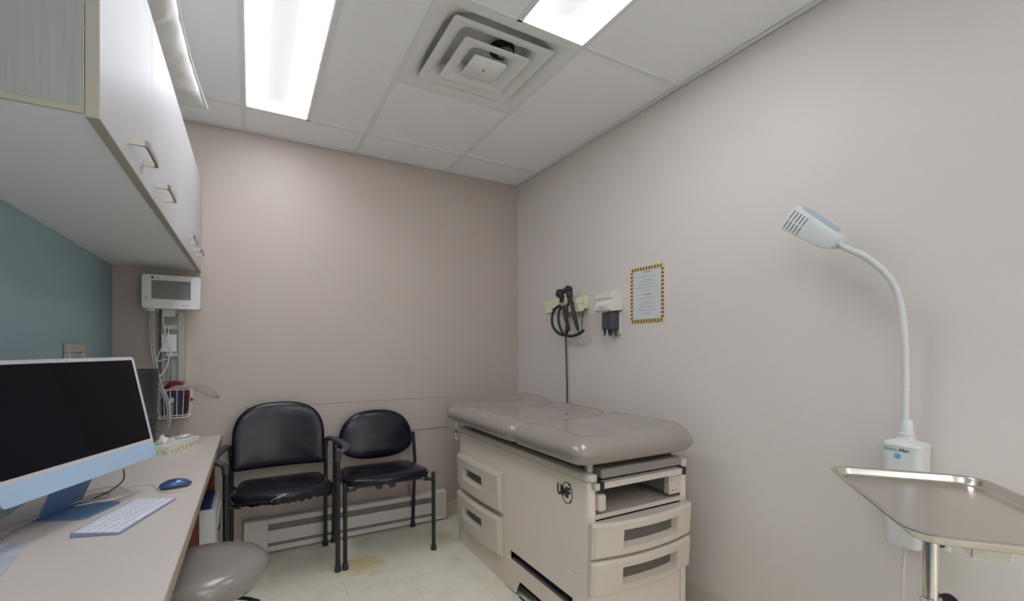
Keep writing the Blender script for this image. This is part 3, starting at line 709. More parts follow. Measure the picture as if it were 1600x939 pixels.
t = thing('vitals_monitor', 'white blood pressure monitor with a grey screen mounted on the wall rail', 'monitor', (-0.36, 2.95, 1.40))
mx0, mx1, mz0, mz1, my = -0.475, -0.232, 1.388, 1.558, 2.885
bm = BM(); rs = []
prof = rrect(mx1-mx0, mz1-mz0, 0.012, 5, (mx0+mx1)/2, (mz0+mz1)/2)
def sc(f, y): 
    cx_, cz_ = (mx0+mx1)/2, (mz0+mz1)/2
    return [(cx_+(p[0]-cx_)*f, y, cz_+(p[1]-cz_)*f) for p in prof]
rings(bm, [sc(0.93, my+0.095), sc(0.985, my+0.085), sc(1.0, my+0.03), sc(1.0, my+0.006), sc(0.985, my)]); obj('casing', bm, 'white', t, smooth=True, autos=50)
bm = BM()
for a in ((-0.4345, -0.2735, 1.4365, 1.5295),):
    box(bm, a[0], a[1], my-0.0015, my-0.0002, a[2], a[3], 0.0004, 1)
obj('screen', bm, 'lcd', t, label='grey display')
bm = BM(); box(bm, -0.2765, -0.2735, my-0.002, my-0.0016, 1.4365, 1.5295); box(bm, -0.4345, -0.2735, my-0.002, my-0.0016, 1.4365, 1.438); obj('screen_edge', bm, 'char', t)
bm = BM(); lathe(bm, [(0.008, 0), (0.008, 0.002)], (-0.457, my, 1.438), 18, ax=(0, -1, 0)); obj('power_button', bm, 'panelblue', t)
bm = BM(); box(bm, -0.436, -0.425, my-0.001, my-0.0001, 1.538, 1.548); obj('emblem', bm, 'navy', t)
text_obj('lettering', 'Welch', 0.008, 'navy', t, (-0.411, my-0.0004, 1.542), (1, 0, 0), (0, 0, 1))
bm = BM()
for k in range(3): lathe(bm, [(0.0025, 0), (0.0025, 0.001)], (-0.306+0.012*k, my, 1.406), 8, ax=(0, -1, 0))
obj('socket', bm, 'char', t)
bm = BM(); box(bm, -0.405, -0.345, 2.985, YB-0.0405, 1.41, 1.50, 0.002); box(bm, -0.402, -0.350, 2.965, YB-0.041, 1.352, 1.409, 0.004); obj('mount', bm, 'offwhite', t)
bm = BM(); box(bm, -0.452, -0.425, 2.90, 2.93, 1.376, 1.389, 0.003); tube(bm, [(-0.459, 2.915, 1.386), (-0.466, 2.915, 1.380), (-0.464, 2.915, 1.372)], 0.002, 6); tube(bm, [(-0.418, 2.915, 1.386), (-0.411, 2.915, 1.380), (-0.413, 2.915, 1.372)], 0.002, 6)
obj('hose_connector', bm, 'white', t)

cord('pressure_hose', [(-0.443, 2.915, 1.376), (-0.444, 2.915, 1.28), (-0.436, 2.915, 1.15), (-0.405, 2.90, 1.0), (-0.378, 2.88, 0.93), (-0.368, 2.87, 0.86), (-0.372, 2.87, 0.80), (-0.395, 2.88, 0.755), (-0.425, 2.90, 0.75)], 0.0042, 'hose', 'grey pressure hose hanging from the monitor, left strand of the pair', group=None)
cord('pressure_hose', [(-0.432, 2.912, 1.376), (-0.433, 2.912, 1.28), (-0.425, 2.912, 1.15), (-0.395, 2.895, 1.0), (-0.367, 2.875, 0.93), (-0.358, 2.86, 0.86), (-0.362, 2.86, 0.79), (-0.385, 2.87, 0.745), (-0.42, 2.89, 0.738)], 0.0042, 'hose', 'grey pressure hose hanging from the monitor, right strand of the pair', group=None)
t = thing('power_adapter', 'white power adapter brick fixed on the wall rail', 'adapter', (-0.37, 3.0, 1.16))
bm = BM(); box(bm, -0.410, -0.345, 2.985, YB-0.037, 1.168, 1.262, 0.004); obj('casing', bm, 'white', t)
bm = BM(); box(bm, -0.39, -0.36, 2.99, YB-0.041, 1.145, 1.1675, 0.003); obj('plug', bm, 'offwhite', t)
cord('adapter_cord', [(-0.398, 2.95, 1.388), (-0.398, 2.955, 1.35), (-0.394, 2.965, 1.29), (-0.380, 2.968, 1.23), (-0.365, 2.968, 1.175), (-0.372, 2.965, 1.14), (-0.40, 2.965, 1.128), (-0.424, 2.965, 1.124), (-0.412, 2.965, 1.17), (-0.388, 2.962, 1.23), (-0.376, 2.965, 1.275), (-0.382, 2.968, 1.305), (-0.391, 2.965, 1.285), (-0.386, 2.965, 1.262)], 0.0027, 'cord', 'thin white adapter cord looped over the power brick')
cord('rail_cord', [(-0.378, 2.985, 1.145), (-0.38, 2.975, 1.11), (-0.395, 2.97, 1.07), (-0.42, 2.965, 1.03), (-0.432, 2.96, 1.00)], 0.0032, 'cord', 'white cord running down left from the power brick to the bin')
# wire basket
t = thing('wire_basket', 'small white wire basket hanging on the back wall under the rail', 'basket', (-0.35, YB, 0.82))
bm = BM()
bx = (-0.425, -0.279); byf, byb = 2.945, YB-0.006; zt, zb = 0.972, 0.826
def wr(pts, r=0.0022): tube(bm, pts, r, 6)
for zz, ins in ((zt, 0.0), (zb, 0.010)):
    a, b = bx[0]+ins, bx[1]-ins
    wr([(a, byf, zz), (b, byf, zz)], 0.0028); wr([(a, byb, zz), (b, byb, zz)]); wr([(a, byf, zz), (a, byb, zz)], 0.0028); wr([(b, byf, zz), (b, byb, zz)], 0.0028)
for k in range(6):
    f = k/5; a = bx[0]+(bx[1]-bx[0])*f; b = bx[0]+0.01+(bx[1]-bx[0]-0.02)*f
    wr([(a, byf, zt), (b, byf, zb), (b, byb, zb), (a, byb, zt)], 0.0018)
for k in range(3):
    yy = byf+(byb-byf)*k/3
    wr([(bx[1], yy, zt), (bx[1]-0.01, yy, zb)], 0.0018); wr([(bx[0], yy, zt), (bx[0]+0.01, yy, zb)], 0.0018)
wr([(bx[0]+0.008, byf, zb+0.012), (bx[1]-0.008, byf, zb+0.012)])
obj('frame', bm, 'wire', t, smooth=True)
t = thing('cuff_box', 'navy blue cuff carton with white print standing in the wire basket', 'box', (-0.35, 2.98, 0.83))
bm = BM(); box(bm, -0.402, -0.306, 2.952, 3.005, 0.8296, 0.955, 0.002); obj('carton', bm, 'navybox', t)
bm = BM(); box(bm, -0.368, -0.352, 2.9515, 2.9519, 0.905, 0.93); obj('printed_panel', bm, 'paper2', t)
text_obj('lettering', 'WelchAllyn', 0.012, 'paper', t, (-0.358, 2.9515, 0.872), (0, 0, 1), (-1, 0, 0))
text_obj('lettering', 'FlexiPort', 0.009, 'paper', t, (-0.380, 2.9515, 0.90), (0, 0, -1), (1, 0, 0))
bm = BM(); rs = []
random.seed(4)
for k, (z_, f) in enumerate(((0.832, 0.7), (0.88, 0.9), (0.94, 1.0), (0.975, 0.9), (1.0, 0.5), (1.01, 0.15))):
    rs.append([(-0.352+0.056*f*math.cos(2*PI*a/16)*(1+0.10*math.sin(a*3+k)), 3.028+0.018*f*math.sin(2*PI*a/16), z_+0.006*math.sin(a*2.1+k)) for a in range(16)])
rings(bm, rs); o = obj('pressure_cuff', bm, 'maroon', smooth=True, autos=180); tag(o, 'maroon fabric blood pressure cuff stuffed behind the navy carton', 'cuff')
bm = BM(); prism(bm, [(-0.303, 0.84), (-0.287, 0.86), (-0.288, 0.905), (-0.268, 0.912), (-0.288, 0.93), (-0.292, 0.955), (-0.302, 0.95)], lambda a, b: (a, 2.96, b), lambda a, b: (a, 2.99, b), bev=0.002)
o = obj('pressure_cuff', bm, 'maroon'); tag(o, 'folded dark red cuff strap poking out at the right of the basket', 'cuff')
cp = [(-0.405, 2.93, 0.93), (-0.385, 2.93, 0.96), (-0.345, 2.925, 0.988), (-0.29, 2.925, 0.992), (-0.23, 2.93, 0.992), (-0.18, 2.94, 0.965), (-0.158, 2.95, 0.935), (-0.175, 2.955, 0.928), (-0.215, 2.955, 0.948), (-0.265, 2.945, 0.978)]
cord('hose_coil', cp, 0.0038, 'hose', 'grey looped hose sticking out right of the wire basket')
cord('hose_coil', [(p[0]+0.006*(i > 3), p[1]-0.009, p[2]-0.007+(0.002 if i > 6 else 0)) for i, p in enumerate(cp[2:])], 0.0038, 'hose', 'second, lower strand of the grey hose loop by the basket')

# ================================================================== CHAIRS
def arc_outline_back(w, h, topflat, n=14, bot=0.03, botbow=0.0):
    """round topped shape: from bottom corners up"""
    pts = []
    a = w/2
    for k in range(n*2+1):            # top half ellipse-ish
        th = PI*k/(n*2); c_, s_ = math.cos(th), math.sin(th)
        pts.append((a*math.copysign(abs(c_)**topflat[0], c_), h*(1-topflat[2])+h*topflat[2]*abs(s_)**topflat[1]))
    # bottom: rounded corners
    for k in range(5): 
        t_ = R(180+90*k/4); pts.append((-a+bot+bot*math.cos(t_), bot+bot*math.sin(t_)))
    for k in range(1, 6):
        f = k/6; pts.append((-a+bot+(2*a-2*bot)*f, -botbow*math.sin(PI*f)))
    for k in range(5):
        t_ = R(270+90*k/4); pts.append((a-bot+bot*math.cos(t_), bot+bot*math.sin(t_)))
    return pts
def leg(pts, parent, r=0.0112):
    bm = BM(); tube(bm, pts, r, 14); lg = obj('leg', bm, 'blackm', parent, smooth=True)
    p = Vector(pts[0]); bm = BM(); lathe(bm, [(0.0165, 0.0), (0.0165, 0.016), (0.0135, 0.034), (0.0118, 0.036)], (p.x, p.y, 0.0), 16); obj('foot_cap', bm, 'blackp', lg, smooth=True)
# armchair
t = thing('armchair', 'black vinyl armchair with worn seat edge and curved plastic arms, beside the desk', 'chair', (0.147, 2.77, 0))
xl, xr = -0.108, 0.400
outl = arc_outline_back(0.474, 0.366, (0.72, 0.80, 0.56), bot=0.02)
bc = (xl+xr)/2-0.004
def mpb(u, v, h): 
    yb_ = 2.965+0.11*(v-0.1)-0.03*(1-(u/0.24)**2)*-1
    return Vector((bc+u, yb_-h-0.012+0.03*(1-(u/0.24)**2)*0, 0.512+v))
bm = cushion(outl, 0.042, 0.008, lambda u, v, h: mpb(u, v, h)-Vector((0, 0.0, 0)), 0.022)
obj('backrest', bm, 'blackv', t, smooth=True, autos=180)
def seat_outline(w, d, front=0.05):
    pts = []
    a = w/2
    for (sx, sy, a0) in ((1, 1, 0), (-1, 1, 90)):
        r = 0.05
        for k in range(6): th = R(a0+18*k); pts.append((sx*(a-0.03-r)+r*math.cos(th), sy*(d/2-r)+r*math.sin(th)))
    r = 0.075
    for k in range(6): th = R(180+15*k); pts.append((-a+r+r*math.cos(th), -d/2+r+0.035+r*math.sin(th)*1.0))
    for k in range(1, 9): f = k/9; pts.append((-a+r+(2*a-2*r)*f, -d/2+0.035-0.035*math.sin(PI*f)))
    for k in range(6): th = R(285+15*k); pts.append((a-r+r*math.cos(th), -d/2+r+0.035+r*math.sin(th)))
    return pts
def mps(u, v, h): return Vector((bc+u+0.008, 2.740+v, 0.424+h+0.012*(-v)/0.2*0.5+0.0*u))
bm = cushion(seat_outline(0.480, 0.43), 0.044, 0.014, mps, 0.028)
obj('seat', bm, 'blackv', t, smooth=True, autos=180)
bm = BM(); random.seed(12)
box(bm, bc-0.20, bc+0.20, 2.60, 2.92, 0.412, 0.4232, 0.002); obj('seat_board', bm, 'blackp', t)
# torn vinyl: exposed backing and ragged lower edge
def yfront(x):
    f = (x-(bc-0.165))/0.33; return 2.745-0.21+0.035-0.035*math.sin(PI*max(0, min(1, f)))
bm = BM(); tp = [(0.070, 0.466), (0.082, 0.479), (0.094, 0.481), (0.104, 0.489), (0.121, 0.493), (0.146, 0.4935), (0.135, 0.487), (0.118, 0.484), (0.108, 0.474), (0.101, 0.462), (0.088, 0.456), (0.072, 0.457)]
def onseat(x, z): 
    a = math.asin(max(-1, min(1, (z-0.458-0.021)/0.021))); return (x+0.01, yfront(x)-0.011+(0.028 if a > 0 else 0.014)*(1-math.cos(a))-0.0015, z-0.027)
prism(bm, tp, lambda a, b: onseat(a, b), lambda a, b: Vector(onseat(a, b))+Vector((0, 0.004, 0)))
obj('torn_patch', bm, 'foam', t, label='grey torn patch where the vinyl has split')
bm = BM(); n = 34; top = []; bot = []
for k in range(n+1):
    x = bc-0.19+0.38*k/n; yy = yfront(x)+0.006+0.012*(abs(k-n/2)/(n/2))**6
    top.append((x+0.008, yy-0.010, 0.440)); bot.append((x+0.008, yy-0.008, 0.422+random.uniform(-0.008, 0.004)))
rings(bm, [top, bot, [(p[0], p[1]+0.01, p[2]) for p in bot], [(p[0], p[1]+0.01, p[2]) for p in top]], close=False, cap0=False, cap1=False)
obj('ragged_edge', bm, 'blackv', t)
for sx, x in ((-1, xl), (1, xr)):
    leg([(x, 2.585, 0.03), (x, 2.590, 0.3), (x, 2.592, 0.600)], t, 0.0125)
    leg([(x-sx*0.012, 2.965, 0.03), (x-sx*0.012, 2.960, 0.3), (x-sx*0.012, 2.955, 0.47), (x-sx*0.012, 2.966, 0.615)], t, 0.0115)
    bm = BM(); o_ = 1.0
    pth = smooth_path([(x, 2.592, 0.585), (x+sx*0.004, 2.592, 0.620), (x+sx*0.026*o_, 2.590, 0.639), (x+sx*0.050*o_, 2.618, 0.645), (x+sx*0.056*o_, 2.70, 0.647), (x+sx*0.044*o_, 2.80, 0.649), (x+sx*0.020*o_, 2.90, 0.651), (x, 2.950, 0.646), (x-sx*0.012, 2.966, 0.622), (x-sx*0.012, 2.966, 0.590)], 5)
    n_ = len(pth); rs = []
    for i, p in enumerate(pth):
        f = i/(n_-1); wd = 0.0165+0.010*max(0, math.sin(PI*min(1, max(0, (f-0.22)/0.56)))) ; tk = 0.0140
        tg = (pth[min(i+1, n_-1)]-pth[max(i-1, 0)]).normalized()
        side = Vector((1, 0, 0)) if abs(tg.x) < 0.75 else Vector((0, 1, 0))
        side = (side-tg*side.dot(tg)).normalized(); nr = tg.cross(side)
        if rs and side.dot(prev) < 0: side = -side; nr = -nr
        prev = side
        rs.append([p+side*wd*math.cos(2*PI*k/12)+nr*tk*math.sin(2*PI*k/12) for k in range(12)])
    rings(bm, rs); obj('armrest', bm, 'armp', t, smooth=True, autos=180)
    bm = BM(); tube(bm, [(x, 2.595, 0.445), (x-sx*0.02, 2.60, 0.418), (x-sx*0.06, 2.62, 0.406)], 0.009, 8); obj('seat_bracket', bm, 'blackm', t, smooth=True); bm = BM(); tube(bm, [(x-sx*0.012, 2.955, 0.43), (x-sx*0.05, 2.92, 0.406)], 0.009, 8)
    obj('seat_bracket', bm, 'blackm', t, smooth=True)
for yy in (2.66, 2.88):
    bm = BM(); tube(bm, [(xl+0.01, yy, 0.403), (xr-0.01, yy, 0.403)], 0.008, 8); obj('cross_bar', bm, 'blackm', t, smooth=True)
# side chair
t = thing('side_chair', 'black vinyl armless side chair with an oval backrest, second chair', 'chair', (0.685, 2.79, 0))
xl, xr = 0.438, 0.936; bc = 0.685
n = 36; outl = []
for k in range(n):
    th = 2*PI*k/n; c_, s_ = math.cos(th), math.sin(th)
    outl.append((0.226*math.copysign(abs(c_)**0.80, c_), 0.112+(0.190*abs(s_)**0.88 if s_ > 0 else -0.108*abs(s_)**0.80)))
bm = cushion([(u, v) for u, v in outl], 0.040, 0.012, lambda u, v, h: Vector((bc+u, 2.955+0.16*(v-0.1)-h, 0.497+v+0.00*u)), 0.024)
obj('backrest', bm, 'blackv', t, smooth=True, autos=180)
bm = cushion(seat_outline(0.488, 0.42), 0.042, 0.016, lambda u, v, h: Vector((bc+u-0.008, 2.748+v, 0.430+h-0.012*(v/0.2)*-1*0+0.012*(-v/0.2)*0.5)), 0.026)
obj('seat', bm, 'blackv', t, smooth=True, autos=180)
bm = BM(); box(bm, bc-0.19, bc+0.19, 2.61, 2.92, 0.418, 0.4292, 0.002); obj('seat_board', bm, 'blackp', t)
for x0_ in (0.600, 0.672):
    bm = BM(); prism(bm, [(x0_, 0.4175), (x0_+0.045, 0.4175), (x0_+0.042, 0.396), (x0_+0.028, 0.398), (x0_+0.02, 0.390), (x0_+0.008, 0.404)], lambda a, b: (a, 2.612, b), lambda a, b: (a, 2.616, b)); obj('torn_flap', bm, 'blackp', t)
bm = BM(); prism(bm, [(0.885, 0.462), (0.897, 0.472), (0.905, 0.466), (0.898, 0.456)], lambda a, b: (a, 2.60, b), lambda a, b: (a, 2.604, b)); obj('torn_patch', bm, 'foam', t)
for sx, x in ((-1, xl), (1, xr)):
    leg([(x, 2.588, 0.03), (x, 2.592, 0.25), (x, 2.596, 0.452)], t)
    bm = BM(); lathe(bm, [(0.0115, 0), (0.009, 0.006)], (x, 2.596, 0.4521), 12); obj('leg_plug', bm, 'blackp', t); bm = BM()
    box(bm, min(x, x-sx*0.06), max(x, x-sx*0.06), 2.588, 2.606, 0.412, 0.423, 0.002); obj('seat_bracket', bm, 'blackm', t)
    leg([(x, 2.990, 0.03), (x, 2.965, 0.30), (x, 2.950, 0.46), (x-sx*0.004, 2.975, 0.635)], t)
    bm = BM(); box(bm, min(x-sx*0.05, x), max(x-sx*0.05, x), 2.955, 2.968, 0.578, 0.600, 0.002); obj('back_bracket', bm, 'blackm', t)
    bm = BM(); tube(bm, [(x-sx*0.02, 2.60, 0.412), (x-sx*0.02, 2.951, 0.412)], 0.008, 8); obj('side_bar', bm, 'blackm', t, smooth=True)

# ================================================================== STOOL
t = thing('stool', 'round grey vinyl stool partly tucked under the desk front', 'stool', (-0.135, 1.79, 0))
scx, scy = -0.138, 1.788
bm = BM(); lathe(bm, [(0.10, 0.415), (0.155, 0.413), (0.178, 0.420), (0.190, 0.436), (0.194, 0.455), (0.190, 0.474), (0.178, 0.489), (0.155, 0.498), (0.10, 0.502), (0.03, 0.503)], (scx, scy, 0), 56); obj('seat', bm, 'stoolv', t, smooth=True, autos=180)
bm = BM(); lathe(bm, [(0.15, 0.404), (0.15, 0.4128)], (scx, scy, 0), 32); obj('seat_plate', bm, 'blackp', t)
bm = BM(); lathe(bm, [(0.025, 0.10), (0.025, 0.26)], (scx, scy, 0), 20); lathe(bm, [(0.014, 0.26), (0.014, 0.404)], (scx, scy, 0), 20); obj('gas_column', bm, 'chrome', t, smooth=True)
bm = BM()
for k in range(5):
    a = 2*PI*k/5+0.3; tube(bm, [(scx, scy, 0.105), (scx+0.22*math.cos(a), scy+0.22*math.sin(a), 0.075)], [0.022, 0.014], 10)
obj('star_base', bm, 'chrome', t, smooth=True)
for k in range(5):
    a = 2*PI*k/5+0.3; x, y = scx+0.22*math.cos(a), scy+0.22*math.sin(a)
    bm = BM(); lathe(bm, [(0.025, -0.02), (0.025, 0.02)], (x, y, 0.025), 16, ax=(-math.sin(a), math.cos(a), 0)); tube(bm, [(x, y, 0.03), (x, y, 0.075)], 0.006, 8); obj('caster', bm, 'blackp', t, smooth=True)
bm = BM(); tube(bm, [(scx, scy, 0.395), (scx+0.13, scy-0.09, 0.385), (scx+0.16, scy-0.11, 0.378)], 0.006, 8); obj('height_lever', bm, 'blackp', t, smooth=True)

# ================================================================== EXAM TABLE
TX0, TX1, TY0, TY1, TZ = 1.116, 1.661, 1.376, 2.625, 0.705
t = thing('exam_table', 'cream medical examination table with taupe vinyl top along the right wall', 'exam table', (1.39, 2.0, 0))
cr = 0.022
def arcpts(cx, cy, r, a0, a1, n=6): return [(cx+r*math.cos(R(a0+(a1-a0)*k/n)), cy+r*math.sin(R(a0+(a1-a0)*k/n))) for k in range(n+1)]
SLZ0, SLZ1, SLY0, SLY1 = 0.152, 0.190, 1.478, 1.985
# side panel (room side) with rounded foot corner, upper part
bm = BM()
def wallpoly(y1): # plan polygon of the sheet with rounded corner at foot end
    t_ = 0.006
    outer = [(TX0, y1)]+arcpts(TX0+cr, TY0+cr, cr, 180, 270)+[(TX0+cr+0.010, TY0)]
    inner = [(TX0+cr+0.010, TY0+t_)]+arcpts(TX0+cr, TY0+cr, cr-t_, 270, 180)+[(TX0+t_, y1)]
    return outer+inner
prism(bm, wallpoly(TY1), lambda a, b: (a, b, SLZ1), lambda a, b: (a, b, 0.6725))
prism(bm, wallpoly(SLY0), lambda a, b: (a, b, 0.0), lambda a, b: (a, b, SLZ1))
box(bm, TX0, TX0+0.006, SLY1+0.001, TY1, 0.0, SLZ1)
box(bm, TX0, TX1, TY1-0.006, TY1, 0.0, 0.676)
obj('side_panel', bm, 'enamel', t, smooth=True, autos=30)
# far side panel + right corner post
bm = BM()
outer = [(TX1, TY1-0.006)]+[(TX1, TY0+0.012)]+arcpts(TX1-0.012, TY0+0.012, 0.012, 0, -90)+[(TX1-0.040, TY0), (TX1-0.040, TY0+0.006), (TX1-0.006, TY0+0.014), (TX1-0.006, TY1-0.006)]
prism(bm, outer, lambda a, b: (a, b, 0.0), lambda a, b: (a, b, 0.676)); obj('side_panel', bm, 'enamel', t)
# foot end lower panel, shelf, interior
bm = BM(); box(bm, TX0+0.034, TX1-0.042, TY0+0.002, TY0+0.01, 0.0, 0.500); obj('front_panel', bm, 'enamel', t)
bm = BM(); box(bm, TX0+0.0075, TX1-0.0075, TY0+0.004, TY1-0.01, 0.530, 0.545, 0.001, 1); box(bm, TX0+0.03, TX1-0.012, TY0-0.004, TY0+0.02, 0.530, 0.548, 0.002); obj('shelf', bm, 'plastic', t)
bm = BM(); box(bm, TX0+0.02, TX1-0.02, TY0+0.42, TY0+0.43, 0.546, 0.69); obj('inner_bulkhead', bm, 'dark', t); bm = BM(); box(bm, TX0+0.035, TX1-0.045, TY0+0.012, TY0+0.02, 0.500, 0.529); obj('gap_panel', bm, 'dark', t)
# top rim
bm = BM()
ro = [(TX0-0.006, TY1+0.002)]+arcpts(TX0+cr, TY0+cr, cr+0.006, 180, 270)+[(TX0+0.036, TY0-0.006), (TX0+0.036, TY0+0.02), (TX0+0.05, TY0+0.05), (TX0+0.05, TY1-0.05), (TX1-0.05, TY1-0.05), (TX1-0.05, TY0+0.05), (TX1-0.040, TY0+0.02), (TX1-0.040, TY0-0.004)]+arcpts(TX1-0.012, TY0+0.012, 0.016, -90, 0)+[(TX1+0.004, TY1+0.002)]
prism(bm, ro, lambda a, b: (a, b, 0.6765), lambda a, b: (a, b, TZ), bev=0.002); obj('top_rim', bm, 'plastic', t, smooth=True, autos=30)
bm = BM(); box(bm, TX0+0.052, TX1-0.052, TY0+0.25, TY1-0.052, 0.68, 0.72); obj('deck', bm, 'dark', t)
# step unit
bm = BM()
spoly = [(2.012, 0.0), (2.012, SLZ0), (SLY0+0.004, SLZ0), (SLY0+0.004, 0.0), (1.50, 0.0), (1.52, 0.072), (1.895, 0.072), (1.925, 0.0)]
spoly = [(2.012, 0.006), (2.012, 0.150), (1.990, SLZ0), (SLY0+0.004, SLZ0), (SLY0+0.004, 0.006), (1.50, 0.006), (1.525, 0.078), (1.885, 0.078), (1.925, 0.006)]
b2 = BM()
f0 = [Vector((TX0-0.007, a, b)) for a, b in spoly]; f1 = [Vector((TX0-0.001, a, b)) for a, b in spoly]
rings(b2, [f0, f1]); merge(bm, b2)
obj('step_front', bm, 'enamel', t)
bm = BM(); box(bm, TX0-0.001, TX0+0.30, SLY0+0.004, SLY1, SLZ0-0.014, SLZ0-0.003); obj('step_tread', bm, 'rubber', t, label='black rubber step tread')
bm = BM(); box(bm, TX0+0.06, TX0+0.066, SLY0, SLY1, 0.0, SLZ1+0.02); box(bm, TX0+0.0061, TX0+0.0595, SLY0-0.01, SLY1+0.01, SLZ1+0.001, SLZ1+0.006); obj('step_cavity', bm, 'dark', t)
bm = BM(); box(bm, TX0-0.0068, TX0-0.0012, 1.52, 1.89, 0.001, 0.0055); obj('step_foot', bm, 'dark', t)

# drawer fronts
def drawer(org, du, dn, Wd, Hd, hole, bulge, base=0.024, label=None):
    """org: lower start corner on the face; du: width direction, dn: outward"""
    org = Vector(org); du = Vector(du); dn = Vector(dn); up_ = Vector((0, 0, 1))
    root = None
    def Q(u, v, d): return org+du*u+up_*v+dn*d
    def dep(u, v):
        f = (2*u/Wd-1); return base+bulge*(1-f*f)+0.010*(v/Hd)
    us = [0, 0.012]; 
    nseg = 7
    us += [0.012+(hole[0]-0.012)*k/3 for k in range(1, 4)]
    us += [hole[0]+(hole[1]-hole[0])*k/nseg for k in range(1, nseg+1)]
    us += [hole[1]+(Wd-0.012-hole[1])*k/3 for k in range(1, 4)]+[Wd]
    vs_ = [0, 0.012, hole[2], hole[3], Hd-0.010, Hd]
    bm = BM(); g = {}
    for i, u in enumerate(us):
        for j, v in enumerate(vs_):
            e = 0.010 if (i in (0, len(us)-1)) else 0
            e2_ = 0.012 if j in (0, len(vs_)-1) else 0
            g[i, j] = bm.verts.new(Q(u, v, max(0.004, dep(u, v)-max(e, e2_))))
    hi = [i for i, u in enumerate(us) if hole[0]-1e-6 <= u <= hole[1]+1e-6]
    for i in range(len(us)-1):
        for j in range(len(vs_)-1):
            if j == 2 and i in hi[:-1]: continue
            bm.faces.new((g[i, j], g[i+1, j], g[i+1, j+1], g[i, j+1]))
    # outer skirt to the body
    per = [(i, 0) for i in range(len(us))]+[(len(us)-1, j) for j in range(1, len(vs_))]+[(i, len(vs_)-1) for i in range(len(us)-2, -1, -1)]+[(0, j) for j in range(len(vs_)-2, 0, -1)]
    bk = [bm.verts.new(Q(us[i], vs_[j], 0.0008)) for i, j in per]
    for k in range(len(per)):
        k2 = (k+1) % len(per); bm.faces.new((g[per[k]], g[per[k2]], bk[k2], bk[k]))
    bm.faces.new(bk)
    # hole walls: slope inwards
    hp = [(i, 2) for i in hi]+[(i, 3) for i in reversed(hi)]
    ins = 0.008
    def inn(i, j):
        u = us[i]; uu = u+(ins if i == hi[0] else -ins if i == hi[-1] else 0); vv_ = vs_[j]+(0.014 if j == 2 else -0.003)
        return Q(uu, vv_, max(0.003, dep(u, 0)-0.024))
    hv = [bm.verts.new(inn(i, j)) for i, j in hp]
    for k in range(len(hp)):
        k2 = (k+1) % len(hp); bm.faces.new((g[hp[k]], g[hp[k2]], hv[k2], hv[k]))
    d = obj('drawer', bm, 'plastic', t, smooth=True, autos=25)
    bm = BM(); bm.faces.new([bm.verts.new(v_) for v_ in [inn(i, j)+dn*0.0002 for i, j in hp]])
    w = obj('label_window', bm, 'window', d, label='dark recessed pull opening')
    return d
XA, XB = TX0+0.0, TX1-0.006
drawer((1.114, TY0-0.002, 0.386), (1, 0, 0), (0, -1, 0), 0.542, 0.138, (0.128, 0.430, 0.034, 0.106), 0.034)
drawer((1.108, TY0-0.002, 0.246), (1, 0, 0), (0, -1, 0), 0.542, 0.136, (0.128, 0.430, 0.034, 0.104), 0.034)
drawer((TX0-0.0005, 2.600, 0.352), (0, -1, 0), (-1, 0, 0), 0.545, 0.198, (0.115, 0.375, 0.07, 0.145), 0.018, base=0.022)
drawer((TX0-0.0005, 2.600, 0.128), (0, -1, 0), (-1, 0, 0), 0.545, 0.198, (0.115, 0.375, 0.07, 0.145), 0.018, base=0.022)

# footrest pad, white bar with black caps, stirrup arms
bm = BM(); box(bm, TX0+0.055, TX1-0.048, TY0-0.010, TY0+0.24, 0.683, 0.722, 0.008); obj('footrest_pad', bm, 'footpad', t, label='grey pull-out footrest pad')
bm = BM(); box(bm, TX0+0.052, TX1-0.060, TY0-0.028, TY0+0.004, 0.652, 0.676, 0.002); box(bm, TX0+0.012, TX0+0.036, TY0-0.024, TY0-0.001, 0.648, 0.674, 0.002); obj('extension_bar', bm, 'plastic', t)
for x0_, x1_ in ((TX0+0.0362, TX0+0.0518), (TX1-0.0598, TX1-0.040)):
    bm = BM(); box(bm, x0_, x1_, TY0-0.031, TY0+0.004, 0.648, 0.680, 0.002); obj('bar_cap', bm, 'blackp', t, label='black end cap')
bm = BM(); box(bm, TX0+0.034, TX0+0.072, TY0-0.02, TY0+0.10, 0.562, 0.628, 0.010); obj('stirrup_arm', bm, 'plastic', t)
bm = BM(); box(bm, TX0+0.02, TX0+0.033, TY0+0.001, TY0+0.14, 0.556, 0.636, 0.003); obj('stirrup_bracket', bm, 'rail', t)
bm = BM(); box(bm, TX1-0.112, TX1-0.042, TY0-0.004, TY0+0.030, 0.562, 0.644, 0.006); obj('stirrup_arm', bm, 'plastic', t)
bm = BM(); box(bm, TX1-0.100, TX1-0.088, TY0+0.0305, TY0+0.30, 0.566, 0.622, 0.003); box(bm, TX1-0.0875, TX1-0.08, TY0+0.0305, TY0+0.33, 0.60, 0.64, 0.002); obj('stirrup_bracket', bm, 'rail', t)
bm = BM()
for (x_, z_) in ((TX1-0.098, 0.624), (TX1-0.072, 0.580), (TX1-0.095, 0.580)): lathe(bm, [(0.003, 0), (0.003, 0.0008)], (x_, TY0-0.004, z_), 8, ax=(0, -1, 0))
obj('screw', bm, 'dark', t)
# supports under the mattress
for (x_, y_) in ((TX0+0.02, TY0+0.03), (TX0+0.02, TY1-0.05), (TX1-0.03, TY0+0.06), (TX1-0.03, TY1-0.05)):
    bm = BM(); box(bm, x_, x_+0.025, y_, y_+0.02, TZ+0.0003, 0.752, 0.002); obj('support_post', bm, 'plastic', t)
bm = BM(); box(bm, TX0+0.03, TX1-0.02, TY0+0.06, TY1-0.02, 0.726, 0.752, 0.002); obj('mattress_board', bm, 'blackp', t)
